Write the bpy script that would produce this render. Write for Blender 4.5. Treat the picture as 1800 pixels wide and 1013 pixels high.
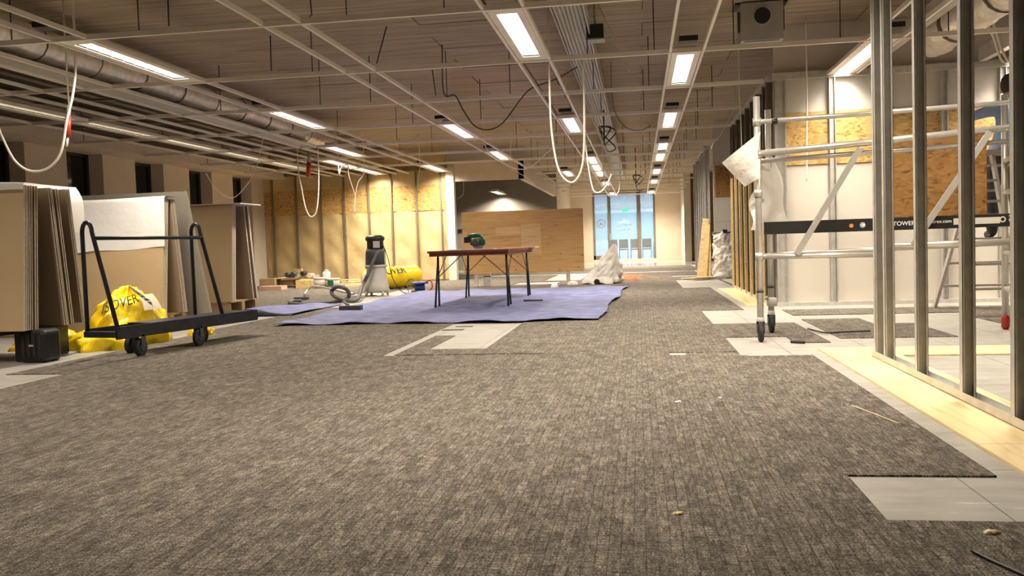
import bpy, bmesh, math, random
from mathutils import Vector, Matrix
random.seed(7)
for o in list(bpy.data.objects): bpy.data.objects.remove(o)
sc = bpy.context.scene
COL = sc.collection

# ------------------------------------------------------------------ camera
FPX, CAMH = 1529.0, 0.85
YAW, PITCH, ROLL = [math.radians(a) for a in (8.415, -2.83, -1.875)]
fw = Vector((-math.sin(YAW)*math.cos(PITCH), math.cos(YAW)*math.cos(PITCH), math.sin(PITCH)))
_r = Vector((math.cos(YAW), math.sin(YAW), 0)); _u = _r.cross(fw)
rt = _r*math.cos(ROLL)+_u*math.sin(ROLL); up = -_r*math.sin(ROLL)+_u*math.cos(ROLL)
CAM = Vector((0, 0, CAMH))
cd = bpy.data.cameras.new('camera'); cam = bpy.data.objects.new('camera', cd); COL.objects.link(cam)
cd.sensor_width = 36; cd.lens = 36*FPX/1800; cd.clip_start = .05; cd.clip_end = 200
M4 = Matrix((rt, up, -fw)).transposed().to_4x4(); M4.translation = CAM
cam.matrix_world = M4
sc.camera = cam
def ray(x, y): return fw+rt*((x-900)/FPX)-up*((y-506.5)/FPX)
def FL(x, y, z=0):
    d = ray(x, y); return CAM+d*((z-CAMH)/d.z)
def AY(x, y, Y):
    d = ray(x, y); return CAM+d*(Y/d.y)
def AX(x, y, X):
    d = ray(x, y); return CAM+d*(X/d.x)

# ------------------------------------------------------------------ world, exposure
w = bpy.data.worlds.new('night'); sc.world = w; w.use_nodes = True
w.node_tree.nodes['Background'].inputs[0].default_value = (.012, .016, .022, 1)
w.node_tree.nodes['Background'].inputs[1].default_value = .35
vs = sc.view_settings
vs.view_transform = 'Standard'; vs.look = 'None'; vs.gamma = 1; vs.use_curve_mapping = False
vs.exposure = 0.2
WARM = (1.0, .885, .72)
LAMP_W = 62.0

# ------------------------------------------------------------------ mesh builder
class MB:
    def __init__(s): s.v = []; s.f = []; s.sm = []
    def add(s, vs_, fs, smooth=False):
        b = len(s.v); s.v += [tuple(p) for p in vs_]; s.f += [tuple(i+b for i in f) for f in fs]; s.sm += [smooth]*len(fs); return s
    def box(s, x0, x1, y0, y1, z0, z1):
        return s.add([(x, y, z) for z in (z0, z1) for x, y in ((x0, y0), (x1, y0), (x1, y1), (x0, y1))],
                     [(3, 2, 1, 0), (4, 5, 6, 7), (0, 1, 5, 4), (1, 2, 6, 5), (2, 3, 7, 6), (3, 0, 4, 7)])
    def cbox(s, c, d, rot=None):
        c = Vector(c); P = []
        for z in (-1, 1):
            for x, y in ((-1, -1), (1, -1), (1, 1), (-1, 1)):
                p = Vector((x*d[0]/2, y*d[1]/2, z*d[2]/2))
                if rot: p = rot @ p
                P.append(c+p)
        return s.add(P, [(3, 2, 1, 0), (4, 5, 6, 7), (0, 1, 5, 4), (1, 2, 6, 5), (2, 3, 7, 6), (3, 0, 4, 7)])
    def bar(s, a, b, w_, h_, upv=(0, 0, 1)):      # rectangular bar a->b; w_ sideways, h_ along upv
        a = Vector(a); b = Vector(b); t = (b-a).normalized(); u_ = Vector(upv)
        if abs(t.dot(u_)) > .98: u_ = Vector((0, 1, 0))
        sd = t.cross(u_).normalized(); u2 = sd.cross(t)
        P = [q+sd*i*w_/2+u2*j*h_/2 for q in (a, b) for i, j in ((-1, -1), (1, -1), (1, 1), (-1, 1))]
        return s.add(P, [(0, 1, 2, 3), (7, 6, 5, 4), (0, 4, 5, 1), (1, 5, 6, 2), (2, 6, 7, 3), (3, 7, 4, 0)])
    def tube(s, pts, r, n=8, caps=True):
        pts = [Vector(p) for p in pts]; N = len(pts)
        rs = r if isinstance(r, (list, tuple)) else [r]*N
        t = (pts[1]-pts[0]).normalized(); nn = t.orthogonal().normalized(); P = []; pt = t
        for i in range(N):
            t = (pts[min(i+1, N-1)]-pts[max(i-1, 0)])
            t = t.normalized() if t.length > 1e-9 else pt
            nn = (nn-t*nn.dot(t)); nn = nn.normalized() if nn.length > 1e-6 else t.orthogonal().normalized(); pt = t
            bb = t.cross(nn)
            P += [pts[i]+(nn*math.cos(2*math.pi*k/n)+bb*math.sin(2*math.pi*k/n))*rs[i] for k in range(n)]
        F = [(i*n+k, i*n+(k+1) % n, (i+1)*n+(k+1) % n, (i+1)*n+k) for i in range(N-1) for k in range(n)]
        s.add(P, F, True)
        if caps:
            b = len(s.v)-N*n
            s.f += [tuple(b+k for k in range(n-1, -1, -1)), tuple(b+(N-1)*n+k for k in range(n))]; s.sm += [False]*2
        return s
    def lathe(s, prof, c, n=20, axis='z'):
        c = Vector(c); P = []
        for r, z in prof:
            for k in range(n):
                a = 2*math.pi*k/n; q = (r*math.cos(a), r*math.sin(a), z)
                if axis == 'y': q = (q[0], q[2], q[1])
                if axis == 'x': q = (q[2], q[0], q[1])
                P.append(c+Vector(q))
        N = len(prof)
        F = [(i*n+k, i*n+(k+1) % n, (i+1)*n+(k+1) % n, (i+1)*n+k) for i in range(N-1) for k in range(n)]
        s.add(P, F, True)
        b = len(s.v)-N*n
        s.f += [tuple(b+k for k in range(n-1, -1, -1)), tuple(b+(N-1)*n+k for k in range(n))]; s.sm += [False]*2
        return s
    def grid(s, fn, nu, nv, smooth=True):
        P = [fn(i/nu, j/nv) for j in range(nv+1) for i in range(nu+1)]
        return s.add(P, [(j*(nu+1)+i, j*(nu+1)+i+1, (j+1)*(nu+1)+i+1, (j+1)*(nu+1)+i) for j in range(nv) for i in range(nu)], smooth)
    def mesh(s, name, m, off=(0, 0, 0)):
        me = bpy.data.meshes.new(name); o = Vector(off)
        me.from_pydata([tuple(Vector(p)-o) for p in s.v], [], s.f)
        me.polygons.foreach_set('use_smooth', s.sm)
        if m: me.materials.append(m)
        me.update(); return me
    def build(s, name, m, parent=None, recalc=True):
        off = Vector((0, 0, 0)); q = parent
        while q: off += q.location; q = q.parent
        me = s.mesh(name, m, off)
        if recalc:
            bm = bmesh.new(); bm.from_mesh(me); bmesh.ops.recalc_face_normals(bm, faces=bm.faces); bm.to_mesh(me); bm.free()
        o = bpy.data.objects.new(name, me); COL.objects.link(o); o.parent = parent
        return o
def tag(o, label=None, cat=None, group=None, kind=None):
    if label: o['label'] = label
    if cat: o['category'] = cat
    if group: o['group'] = group
    if kind: o['kind'] = kind
    return o
def thing(name, loc, label, cat, group=None):
    o = bpy.data.objects.new(name, None); COL.objects.link(o); o.location = loc; o.empty_display_size = .1
    return tag(o, label, cat, group)
def struct(name, mb, m, parent=None, label=None):
    o = mb.build(name, m, parent)
    if parent is None: tag(o, kind='structure', label=label)
    return o
def inst(name, me, loc, parent=None, rot=None):
    o = bpy.data.objects.new(name, me); COL.objects.link(o); o.parent = parent
    off = Vector((0, 0, 0)); q = parent
    while q: off += q.location; q = q.parent
    o.location = Vector(loc)-off
    if rot: o.rotation_euler = rot
    return o
def text_mesh(body, size, ext=.001, align='CENTER', shear=0.):
    c = bpy.data.curves.new('t', 'FONT'); c.body = body; c.size = size; c.extrude = ext; c.align_x = align; c.align_y = 'CENTER'; c.shear = shear
    o = bpy.data.objects.new('t', c); COL.objects.link(o)
    dg = bpy.context.evaluated_depsgraph_get(); dg.update()
    me = bpy.data.meshes.new_from_object(o.evaluated_get(dg)); bpy.data.objects.remove(o); bpy.data.curves.remove(c)
    return me
def bez(pts, n=6):      # catmull-rom through points
    P = [Vector(p) for p in pts]; P = [P[0]*2-P[1]]+P+[P[-1]*2-P[-2]]; out = []
    for i in range(1, len(P)-2):
        a, b, c, d = P[i-1:i+3]
        for k in range(n):
            t = k/n; out.append(.5*((2*b)+(c-a)*t+(2*a-5*b+4*c-d)*t*t+(3*b-a-3*c+d)*t**3))
    out.append(P[-2]); return out

# ------------------------------------------------------------------ materials
def nt(name):
    m = bpy.data.materials.new(name); m.use_nodes = True; t = m.node_tree
    return m, t, t.nodes['Principled BSDF'], lambda k: t.nodes.new('ShaderNode'+k), t.links.new
def mat(name, c, rough=.6, metal=0., var=.12, scale=6., stretch=(1, 1, 1), bump=0., bscale=None, emit=0., ecol=None, obj=False, spec=.5, detail=4.):
    m, t, b, N, L = nt(name)
    b.inputs['Roughness'].default_value = rough; b.inputs['Metallic'].default_value = metal
    b.inputs['Specular IOR Level'].default_value = spec
    if emit:
        b.inputs['Emission Color'].default_value = (*(ecol or c), 1); b.inputs['Emission Strength'].default_value = emit
    tc = N('TexCoord'); mp = N('Mapping'); mp.inputs['Scale'].default_value = stretch
    if obj: L(tc.outputs['Object'], mp.inputs[0])
    else:
        g = N('NewGeometry'); L(g.outputs['Position'], mp.inputs[0])
    n = N('TexNoise'); n.inputs['Scale'].default_value = scale; n.inputs['Detail'].default_value = detail; L(mp.outputs[0], n.inputs['Vector'])
    r = N('ValToRGB'); L(n.outputs['Fac'], r.inputs[0])
    r.color_ramp.elements[0].position = .3; r.color_ramp.elements[1].position = .7
    r.color_ramp.elements[0].color = (*[x*(1-var) for x in c], 1); r.color_ramp.elements[1].color = (*[min(1, x*(1+var)) for x in c], 1)
    L(r.outputs[0], b.inputs['Base Color'])
    if bump:
        n2 = N('TexNoise'); n2.inputs['Scale'].default_value = bscale or scale; n2.inputs['Detail'].default_value = 3; L(mp.outputs[0], n2.inputs['Vector'])
        bp = N('Bump'); bp.inputs['Strength'].default_value = bump; bp.inputs['Distance'].default_value = .02; L(n2.outputs['Fac'], bp.inputs['Height']); L(bp.outputs[0], b.inputs['Normal'])
    return m
def glass_mat(name, c, rough=.05, alpha=.3):
    m, t, b, N, L = nt(name)
    b.inputs['Base Color'].default_value = (*c, 1); b.inputs['Roughness'].default_value = rough; b.inputs['Alpha'].default_value = alpha
    return m
def emis(name, c, s):
    m = bpy.data.materials.new(name); m.use_nodes = True; t = m.node_tree; t.nodes.remove(t.nodes['Principled BSDF'])
    e = t.nodes.new('ShaderNodeEmission'); e.inputs[0].default_value = (*c, 1); e.inputs[1].default_value = s
    t.links.new(e.outputs[0], t.nodes['Material Output'].inputs[0]); return m
def carpet_mat():
    m, t, b, N, L = nt('carpet'); b.inputs['Roughness'].default_value = .95; b.inputs['Specular IOR Level'].default_value = .1
    g = N('NewGeometry')
    def noise(sx, sy, det=2.):
        mp = N('Mapping'); mp.inputs['Scale'].default_value = (sx, sy, 1); L(g.outputs['Position'], mp.inputs[0])
        n = N('TexNoise'); n.inputs['Scale'].default_value = 1; n.inputs['Detail'].default_value = det; L(mp.outputs[0], n.inputs['Vector']); return n.outputs['Fac']
    def math_(op, a, c):
        q = N('Math'); q.operation = op
        for i, v in enumerate((a, c)):
            if isinstance(v, (int, float)): q.inputs[i].default_value = v
            else: L(v, q.inputs[i])
        return q.outputs[0]
    n1 = noise(75, 16); n2 = noise(22, 110); n3 = noise(9, 6, 3); n4 = noise(150, 190, 1)
    s = math_('ADD', math_('MULTIPLY', n1, .5), math_('MULTIPLY', n2, .5))
    s = math_('ADD', s, math_('MULTIPLY', n3, .24)); s = math_('ADD', s, math_('MULTIPLY', n4, .95))
    r = N('ValToRGB'); L(math_('MULTIPLY', s, .455), r.inputs[0])
    e = r.color_ramp.elements; e[0].position = .37; e[0].color = (.034, .029, .0245, 1); e[1].position = .65; e[1].color = (.42, .37, .312, 1)
    k = e.new(.5); k.color = (.136, .118, .099, 1)
    # woven blocks, long side down the room, thin dark joints
    mp = N('Mapping'); mp.inputs['Rotation'].default_value = (0, 0, math.pi/2); L(g.outputs['Position'], mp.inputs[0])
    bk = N('TexBrick'); dn = N('TexNoise'); dn.inputs['Scale'].default_value = 14; L(g.outputs['Position'], dn.inputs['Vector'])
    dv = N('VectorMath'); dv.operation = 'MULTIPLY_ADD'; L(dn.outputs['Color'], dv.inputs[0]); dv.inputs[1].default_value = (.10, .006, 0); L(mp.outputs[0], dv.inputs[2])
    L(dv.outputs[0], bk.inputs['Vector']); bk.offset = .37; bk.offset_frequency = 3; bk.squash = .6; bk.squash_frequency = 2
    for nm_, v_ in (('Scale', 1), ('Mortar Size', .0022), ('Mortar Smooth', .4), ('Bias', 0), ('Brick Width', .14), ('Row Height', .034)): bk.inputs[nm_].default_value = v_
    bk.inputs['Color1'].default_value = (.76, .76, .76, 1); bk.inputs['Color2'].default_value = (1.2, 1.2, 1.2, 1); bk.inputs['Mortar'].default_value = (.6, .59, .57, 1)
    mx = N('MixRGB'); mx.blend_type = 'MULTIPLY'; mx.inputs[0].default_value = 1; L(r.outputs[0], mx.inputs[1]); L(bk.outputs[0], mx.inputs[2])
    L(mx.outputs[0], b.inputs['Base Color'])
    bp = N('Bump'); bp.inputs['Strength'].default_value = .5; bp.inputs['Distance'].default_value = .004; L(s, bp.inputs['Height']); L(bp.outputs[0], b.inputs['Normal'])
    return m
def osb_mat(name='osb', k=1., tint=(1, 1, 1)):
    m, t, b, N, L = nt(name); b.inputs['Roughness'].default_value = .7
    g = N('NewGeometry'); v = N('TexVoronoi'); v.inputs['Scale'].default_value = 22; v.inputs['Randomness'].default_value = 1
    mp = N('Mapping'); mp.inputs['Scale'].default_value = (1, 1, 2.2); mp.inputs['Rotation'].default_value = (0, .5, 0)
    nz = N('TexNoise'); nz.inputs['Scale'].default_value = 4; mx = N('VectorMath'); mx.operation = 'MULTIPLY_ADD'
    L(g.outputs['Position'], mp.inputs[0]); L(mp.outputs[0], nz.inputs['Vector']); L(nz.outputs['Color'], mx.inputs[0]); mx.inputs[1].default_value = (.3, .3, .3); L(mp.outputs[0], mx.inputs[2])
    L(mx.outputs[0], v.inputs['Vector'])
    r = N('ValToRGB'); L(v.outputs['Color'], r.inputs[0]); e = r.color_ramp.elements
    e[0].position = .05; e[0].color = (.21*k*tint[0], .105*k*tint[1], .030*k*tint[2], 1); e[1].position = .9; e[1].color = (.62*k*tint[0], .40*k*tint[1], .14*k*tint[2], 1)
    q = e.new(.3); q.color = (.45*k*tint[0], .27*k*tint[1], .085*k*tint[2], 1); L(r.outputs[0], b.inputs['Base Color']); return m
def ply_mat(name, c, ax='x', knots=True):
    m, t, b, N, L = nt(name); b.inputs['Roughness'].default_value = .55
    g = N('NewGeometry'); mp = N('Mapping'); mp.inputs['Scale'].default_value = (1.2, 1.2, 14) if ax == 'x' else (9, .9, 9); L(g.outputs['Position'], mp.inputs[0])
    n = N('TexNoise'); n.inputs['Scale'].default_value = 1.6; n.inputs['Detail'].default_value = 6; n.inputs['Distortion'].default_value = 1.2; L(mp.outputs[0], n.inputs['Vector'])
    r = N('ValToRGB'); L(n.outputs['Fac'], r.inputs[0]); e = r.color_ramp.elements
    e[0].position = .30; e[0].color = (*[x*.74 for x in c], 1); e[1].position = .68; e[1].color = (*[min(1, x*1.12) for x in c], 1); q = e.new(.45); q.color = (*c, 1)
    L(r.outputs[0], b.inputs['Base Color']); return m
def crinkle(name, c):   # kraft-faced insulation
    m = mat(name, c, .55, var=.16, scale=2.2, bump=1.0, bscale=3.2); return m
M = {}
M['carpet'] = carpet_mat()
def panel_mat():
    m, t, b, N, L = nt('floor_panel'); b.inputs['Roughness'].default_value = .5
    g = N('NewGeometry')
    def no(sc_, st, det):
        mp = N('Mapping'); mp.inputs['Scale'].default_value = st; L(g.outputs['Position'], mp.inputs[0]); n = N('TexNoise'); n.inputs['Scale'].default_value = sc_; n.inputs['Detail'].default_value = det; L(mp.outputs[0], n.inputs['Vector']); return n.outputs['Fac']
    r = N('ValToRGB'); L(no(5, (1, 2.5, 1), 5), r.inputs[0]); e = r.color_ramp.elements; e[0].position = .3; e[0].color = (.30, .285, .26, 1); e[1].position = .72; e[1].color = (.42, .395, .355, 1)
    q = N('ValToRGB'); L(no(3.2, (2, 11, 1), 4), q.inputs[0]); q.color_ramp.elements[0].position = .66; q.color_ramp.elements[1].position = .70
    d = N('ValToRGB'); L(no(4.1, (9, 3, 1), 4), d.inputs[0]); d.color_ramp.elements[0].position = .70; d.color_ramp.elements[1].position = .74
    mx = N('MixRGB'); L(q.outputs[0], mx.inputs[0]); L(r.outputs[0], mx.inputs[1]); mx.inputs[2].default_value = (.62, .58, .52, 1)
    m2 = N('MixRGB'); L(d.outputs[0], m2.inputs[0]); L(mx.outputs[0], m2.inputs[1]); m2.inputs[2].default_value = (.16, .14, .12, 1)
    L(m2.outputs[0], b.inputs['Base Color']); return m
M['concrete'] = panel_mat()
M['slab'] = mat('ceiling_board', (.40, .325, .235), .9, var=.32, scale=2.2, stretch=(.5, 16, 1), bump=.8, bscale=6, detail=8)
M['slab_shade'] = mat('ceiling_board_shaded', (.12, .10, .078), .9, var=.3, scale=3, stretch=(1.2, 22, 1), bump=.5, bscale=5)  # boards over the dim left bays, the shade there put into their colour
M['white'] = mat('white_paint', (.72, .67, .58), .5, var=.04)
M['rail'] = mat('rail_paint', (.82, .76, .68), .45, var=.05)
M['wall'] = mat('plaster_wall', (.62, .54, .43), .8, var=.05, scale=3)
M['wallwhite'] = mat('white_board', (.60, .555, .49), .7, var=.05, scale=2)
M['dgrey'] = mat('dark_wall', (.20, .175, .145), .7, var=.05)
M['osb'] = osb_mat(); M['osb_shade'] = osb_mat('osb_shaded', .66, (1.05, .86, .72))  # second chipboard is a darkened copy, shade put into its colour
M['kraft'] = crinkle('kraft_insulation', (.58, .43, .215))
M['galv'] = mat('galvanised', (.60, .58, .54), .36, .3, var=.12, scale=14)
M['galvd'] = mat('stud_brown', (.20, .165, .115), .5, .3, var=.1, scale=9)
M['alu'] = mat('aluminium', (.60, .575, .53), .34, .6, var=.06, scale=20)
M['duct'] = mat('foil_duct', (.80, .75, .66), .32, .25, var=.15, scale=14, bump=.6, bscale=10)
M['black'] = mat('black_plastic', (.014, .013, .012), .42, var=.2)
M['rubber'] = mat('black_rubber', (.02, .02, .02), .7)
M['steelblue'] = mat('dark_blue_steel', (.022, .024, .036), .38, .3, var=.3, scale=18)
M['ply'] = ply_mat('plywood', (.60, .36, .14)); M['ply2'] = ply_mat('plywood_patch', (.68, .45, .22)); M['plyf'] = ply_mat('floor_plywood', (.80, .63, .33), 'y')
M['timber'] = ply_mat('timber', (.78, .56, .24), 'y')
M['pine'] = ply_mat('pine', (.72, .56, .33), 'x')
M['gyp'] = mat('plasterboard_face', (.50, .365, .21), .85, var=.05, scale=2)
M['gypd'] = mat('plasterboard_back', (.30, .22, .145), .85, var=.08, scale=2)
M['gypg'] = mat('plasterboard_grey', (.42, .385, .325), .85, var=.05, scale=2)
M['edge'] = mat('plasterboard_edge', (.66, .58, .46), .9, var=.15, scale=30)
M['paper'] = mat('white_paper', (.80, .79, .80), .7, var=.03, scale=4, bump=.3, bscale=8)
M['film'] = mat('white_film', (.86, .84, .86), .3, var=.03, scale=6, bump=.35, bscale=9)
M['tarp'] = mat('blue_tarp', (.135, .152, .315), .65, var=.45, scale=4.5, stretch=(1, 1.6, 1), bump=.6, bscale=12, detail=8)
M['tarpd'] = mat('navy_tarp', (.018, .020, .045), .5, var=.2)
M['yellow'] = mat('yellow_plastic', (.86, .62, .010), .26, var=.10, scale=5, bump=.4, bscale=7)
M['ink'] = mat('black_print', (.03, .025, .015), .5)
M['sack'] = mat('white_sack', (.80, .76, .71), .5, var=.06, scale=9, bump=.9, bscale=10)
M['red'] = mat('red_plastic', (.45, .03, .02), .45); M['redwood'] = mat('red_brown_top', (.20, .05, .03), .5, var=.2)
M['orange'] = mat('orange_cable', (.85, .22, .06), .5); M['copper'] = mat('brown_pipe', (.22, .09, .05), .5)
M['cable'] = mat('white_cable', (.80, .74, .64), .5, var=.02); M['cabled'] = mat('dark_cable', (.05, .04, .03), .6)
M['grey'] = mat('grey_plastic', (.40, .385, .36), .5, var=.08); M['lgrey'] = mat('light_grey_plastic', (.50, .47, .43), .5, var=.06)
M['dgp'] = mat('dark_grey_plastic', (.055, .055, .057), .5, var=.1); M['hose'] = mat('grey_hose', (.075, .073, .07), .55, var=.1, scale=60)
M['green'] = mat('green_plastic', (.02, .12, .07), .45); M['blue'] = mat('blue_plastic', (.03, .06, .30), .4)
M['card'] = mat('cardboard', (.40, .27, .14), .85, var=.12); M['pink'] = mat('pink_board', (.62, .36, .27), .8, var=.1)
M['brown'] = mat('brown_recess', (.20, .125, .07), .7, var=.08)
M['frame'] = mat('door_frame', (.19, .165, .14), .45, .2); M['wframe'] = mat('window_frame', (.03, .028, .026), .5)
M['nglass'] = mat('night_glass', (.008, .010, .012), .08, var=.1)
M['glass'] = glass_mat('clear_glass', (.75, .86, .95), .03, .10)
M['frost'] = glass_mat('frosted_film', (.62, .80, .92), .6, .62)
def transl(name, c, k=.5, tr=0.):
    m = bpy.data.materials.new(name); m.use_nodes = True; t = m.node_tree; t.nodes.remove(t.nodes['Principled BSDF'])
    d = t.nodes.new('ShaderNodeBsdfDiffuse'); q = t.nodes.new('ShaderNodeBsdfTranslucent'); x = t.nodes.new('ShaderNodeMixShader'); x.inputs[0].default_value = k
    for n_ in (d, q): n_.inputs[0].default_value = (*c, 1)
    t.links.new(d.outputs[0], x.inputs[1]); t.links.new(q.outputs[0], x.inputs[2]); out = x.outputs[0]
    if tr:
        y = t.nodes.new('ShaderNodeMixShader'); y.inputs[0].default_value = tr; z = t.nodes.new('ShaderNodeBsdfTransparent'); t.links.new(out, y.inputs[1]); t.links.new(z.outputs[0], y.inputs[2]); out = y.outputs[0]
    t.links.new(out, t.nodes['Material Output'].inputs[0]); return m
M['film'] = transl('film', (.88, .86, .87), .45)
M['dmark'] = transl('door_print', (.95, .95, .95), .7); M['frost'] = transl('frosted_film', (.52, .70, .82), .65, .35)
M['polish'] = mat('polished_floor', (.42, .38, .32), .12, var=.1)
M['coolwall'] = mat('lobby_wall', (.62, .74, .84), .8, var=.04); M['coolgrey'] = mat('lobby_grey', (.28, .33, .38), .7)
M['denim'] = mat('dark_trousers', (.020, .018, .018), .85, var=.3, scale=14, bump=.5)
M['lamp'] = emis('lamp_diffuser', (1.0, .93, .80), 9.0)
M['lampdim'] = emis('lamp_diffuser_deep', (1.0, .9, .7), 2.2)
M['exit'] = emis('exit_sign', (.04, .9, .45), 1.3)
M['coollamp'] = emis('lobby_lamp', (.85, .95, 1.0), 5.0)
def two_mat(o, fn, m2):
    o.data.materials.append(m2)
    for p in o.data.polygons:
        if fn(p): p.material_index = 1
    return o

# ------------------------------------------------------------------ floor, carpet
GZ, SZ = 2.75, 3.38          # ceiling grid, slab
floor = struct('floor', MB().box(-13, 8, -3, 37.1, -.25, -.03), M['concrete'], label='bare grey raised floor under dark carpet tiles')
pm = MB(); pm.box(-.298, .298, -.298, .298, -.03, 0); pme = pm.mesh('floor_panel', M['concrete'])
BARE = [(.7, 1.2, 2.65, 3.15), (1.19, 9, 2.65, 6.52), (.7, 1.2, 6.38, 7.54), (1.2, 9, 6.5, 7.10), (1.47, 1.6, 7.1, 9.56), (.7, 1.6, 8.76, 10.45),
        (1.19, 1.6, 10.45, 15.4), (.73, 1.6, 15.4, 18.7), (.73, 1.6, 20.2, 21.0), (.2, .32, 6.44, 6.6), (.2, .75, 6.56, 6.60), (.75, 1.2, 6.34, 6.4),
        (1.6, 9, 10.3, 10.95), (1.6, 3.3, 9.08, 9.56), (2.15, 3.2, 8.5, 9.1), (2.5, 3.2, 7.1, 8.6), (1.6, 9, 7.1, 7.36), (3.2, 9, 7.1, 8.4),
        (-12, -4.22, -3, 5.86), (-12, -4.72, 5.86, 8.9), (-5.4, -4.78, 8.9, 12.5), (-4.85, -4.22, 12.4, 17.2), (-5.4, -4.22, 15.6, 16.4),
        (-2.05, -1.95, 6.62, 8.1), (-1.76, -1.27, 7.02, 8.1), (-2.05, -1.27, 8.1, 9.45), (-1.95, -.75, 6.62, 6.675),
        (-2.7, -1.75, 18.2, 19.4), (-2.2, -1.35, 19.8, 23.5), (-12, 2, 23.5, 24.3), (-4.6, 1.7, 29.5, 37.2), (1.65, 9, 10.95, 37)]
k = 0
for i in range(-20, 9):
    for j in range(-2, 40):
        x, y = 1.06-.3+.6*i, 2.65+.3+.6*j
        if any(a-.3 < x < b+.3 and c-.3 < y < d+.3 for a, b, c, d in BARE[:27]) and (x < 5.2 and y < 17.5 and x > -7):
            if k < 300: inst('floor_panel', pme, (x, y, 0), floor)
            k += 1
# second floor mesh level so gaps past the panels are never open
struct('floor_screed', MB().box(-13, 8, -3, 37.1, -.03, -.006), M['concrete'], floor)
def sub(rect, h):
    x0, x1, y0, y1 = rect; a, b, c, d = h
    a, b, c, d = max(a, x0), min(b, x1), max(c, y0), min(d, y1)
    if a >= b or c >= d: return [rect]
    o = []
    if c > y0: o.append((x0, x1, y0, c))
    if d < y1: o.append((x0, x1, d, y1))
    if a > x0: o.append((x0, a, c, d))
    if b < x1: o.append((b, x1, c, d))
    return o
tiles = []
xs = [-12.3+.5*i for i in range(36)]
ysA = [-.35+.5*i for i in range(14)]+[6.40]; ysA = [y for y in ysA if y < 6.3]+[6.40]
ysB = [6.40, 6.56]+[6.56+.5*i for i in range(1, 48)]
ys = ysA+ysB[1:]
for i in range(len(xs)-1):
    for j in range(len(ys)-1):
        rs = [(xs[i], xs[i+1], ys[j], ys[j+1])]
        for h in BARE: rs = [q for r_ in rs for q in sub(r_, h)]
        tiles += [q for q in rs if q[1]-q[0] > .02 and q[3]-q[2] > .02 and q[3] < 30 and q[0] < 5.5]
def tz(q): return q[3]
def infov(q):
    p = Vector(((q[0]+q[1])/2, (q[2]+q[3])/2, 0))-CAM; d = p.dot(fw)
    return d > .5 and abs(p.dot(rt)/d) < .66 and p.dot(up)/d > -.42
vis = sorted([q for q in tiles if infov(q)], key=tz)
near, rest = vis[:300], vis[300:]+[q for q in tiles if not infov(q)]
cache = {}
def carpet_box(mb, q, cx=0, cy=0, g=-.0004):
    x0, x1, y0, y1 = q[0]-cx+g, q[1]-cx-g, q[2]-cy+g, q[3]-cy-g; b = .0015
    P = [(x0, y0, 0), (x1, y0, 0), (x1, y1, 0), (x0, y1, 0), (x0, y0, .0064), (x1, y0, .0064), (x1, y1, .0064), (x0, y1, .0064),
         (x0+b, y0+b, .007), (x1-b, y0+b, .007), (x1-b, y1-b, .007), (x0+b, y1-b, .007)]
    F = [(8, 9, 10, 11)]+[(a, (a+1) % 4, (a+1) % 4+4, a+4) for a in range(4)]+[(a+4, (a+1) % 4+4, (a+1) % 4+8, a+8) for a in range(4)]
    mb.add(P, F)
for q in near:
    key = (round(q[1]-q[0], 3), round(q[3]-q[2], 3)); cx, cy = (q[0]+q[1])/2, (q[2]+q[3])/2
    if key not in cache:
        mb = MB(); carpet_box(mb, q, cx, cy); cache[key] = mb.mesh('carpet_tile', M['carpet'])
    inst('carpet_tile', cache[key], (cx, cy, 0), floor)
mb = MB()
for q in rest: carpet_box(mb, q)
o = mb.build('carpet_tiles_beyond', M['carpet'], floor); o['kind'] = 'stuff'
o = struct('floor_polished_strip', MB().box(-4, 1.9, 29.6, 37, -.005, .004), M['polish'], floor)
# plywood strips on the floor
def plyw(x0, x1, y0, y1, lab, g=None):
    tag(MB().box(x0, x1, y0, y1, .0, .012).build('plywood_strip', M['plyf']), lab, 'plywood', g)
plyw(1.29, 1.76, 1.2, 3.6, 'pale plywood strip under the stud frame, running out past the bare corner', 'plywood strips under the stud frame')
plyw(1.29, 1.76, 3.603, 6.7, 'pale plywood strip under the stud frame beside the grey floor band')
plyw(1.763, 4.6, 6.25, 6.7, 'pale plywood strip lying crosswise behind the bare stud frame')
plyw(1.29, 1.62, 11.0, 14.9, 'pale plywood strip at the foot of the timber battens')
# floor slots
for k_, (x0, x1, y) in enumerate(((-2.02, -1.8, 8.70), (-1.95, -1.77, 9.03))):
    tag(MB().box(x0, x1, y-.05 if k_ == 0 else y-.02, y+.04, .0, .004).build('floor_outlet', M['black']),
        ['wide black cable outlet in the bare floor patch', 'narrow dark slot in the bare floor by the tarpaulin edge'][k_], 'floor outlet')

# ------------------------------------------------------------------ ceiling slab, walls
ceil = struct('ceiling', MB().box(-13, 8, -3, 45, SZ+.03, SZ+.25), M['slab'], label='brown-grey slab of long boards above the open grid')
bme = {}
for j in range(0, 56):
    y = 2.0+.62*j
    st = (j % 2)*1.2
    for i in range(-1, 6):
        x0 = -9.9+2.5*i+st; x1 = x0+2.49
        if x1 > 6: x1 = 6
        if x1-x0 < .1: continue
        if y > 22 and (x0 > 2.2 or x1 < -5): continue
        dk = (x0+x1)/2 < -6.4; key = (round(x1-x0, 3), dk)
        if key not in bme: bme[key] = MB().box(-(x1-x0)/2, (x1-x0)/2, -.305, .305, 0, .035).mesh('ceiling_board', M['slab_shade' if dk else 'slab'])
        inst('ceiling_board', bme[key], ((x0+x1)/2, y, SZ-.004*((i*7+j*3) % 3)), ceil)
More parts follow.
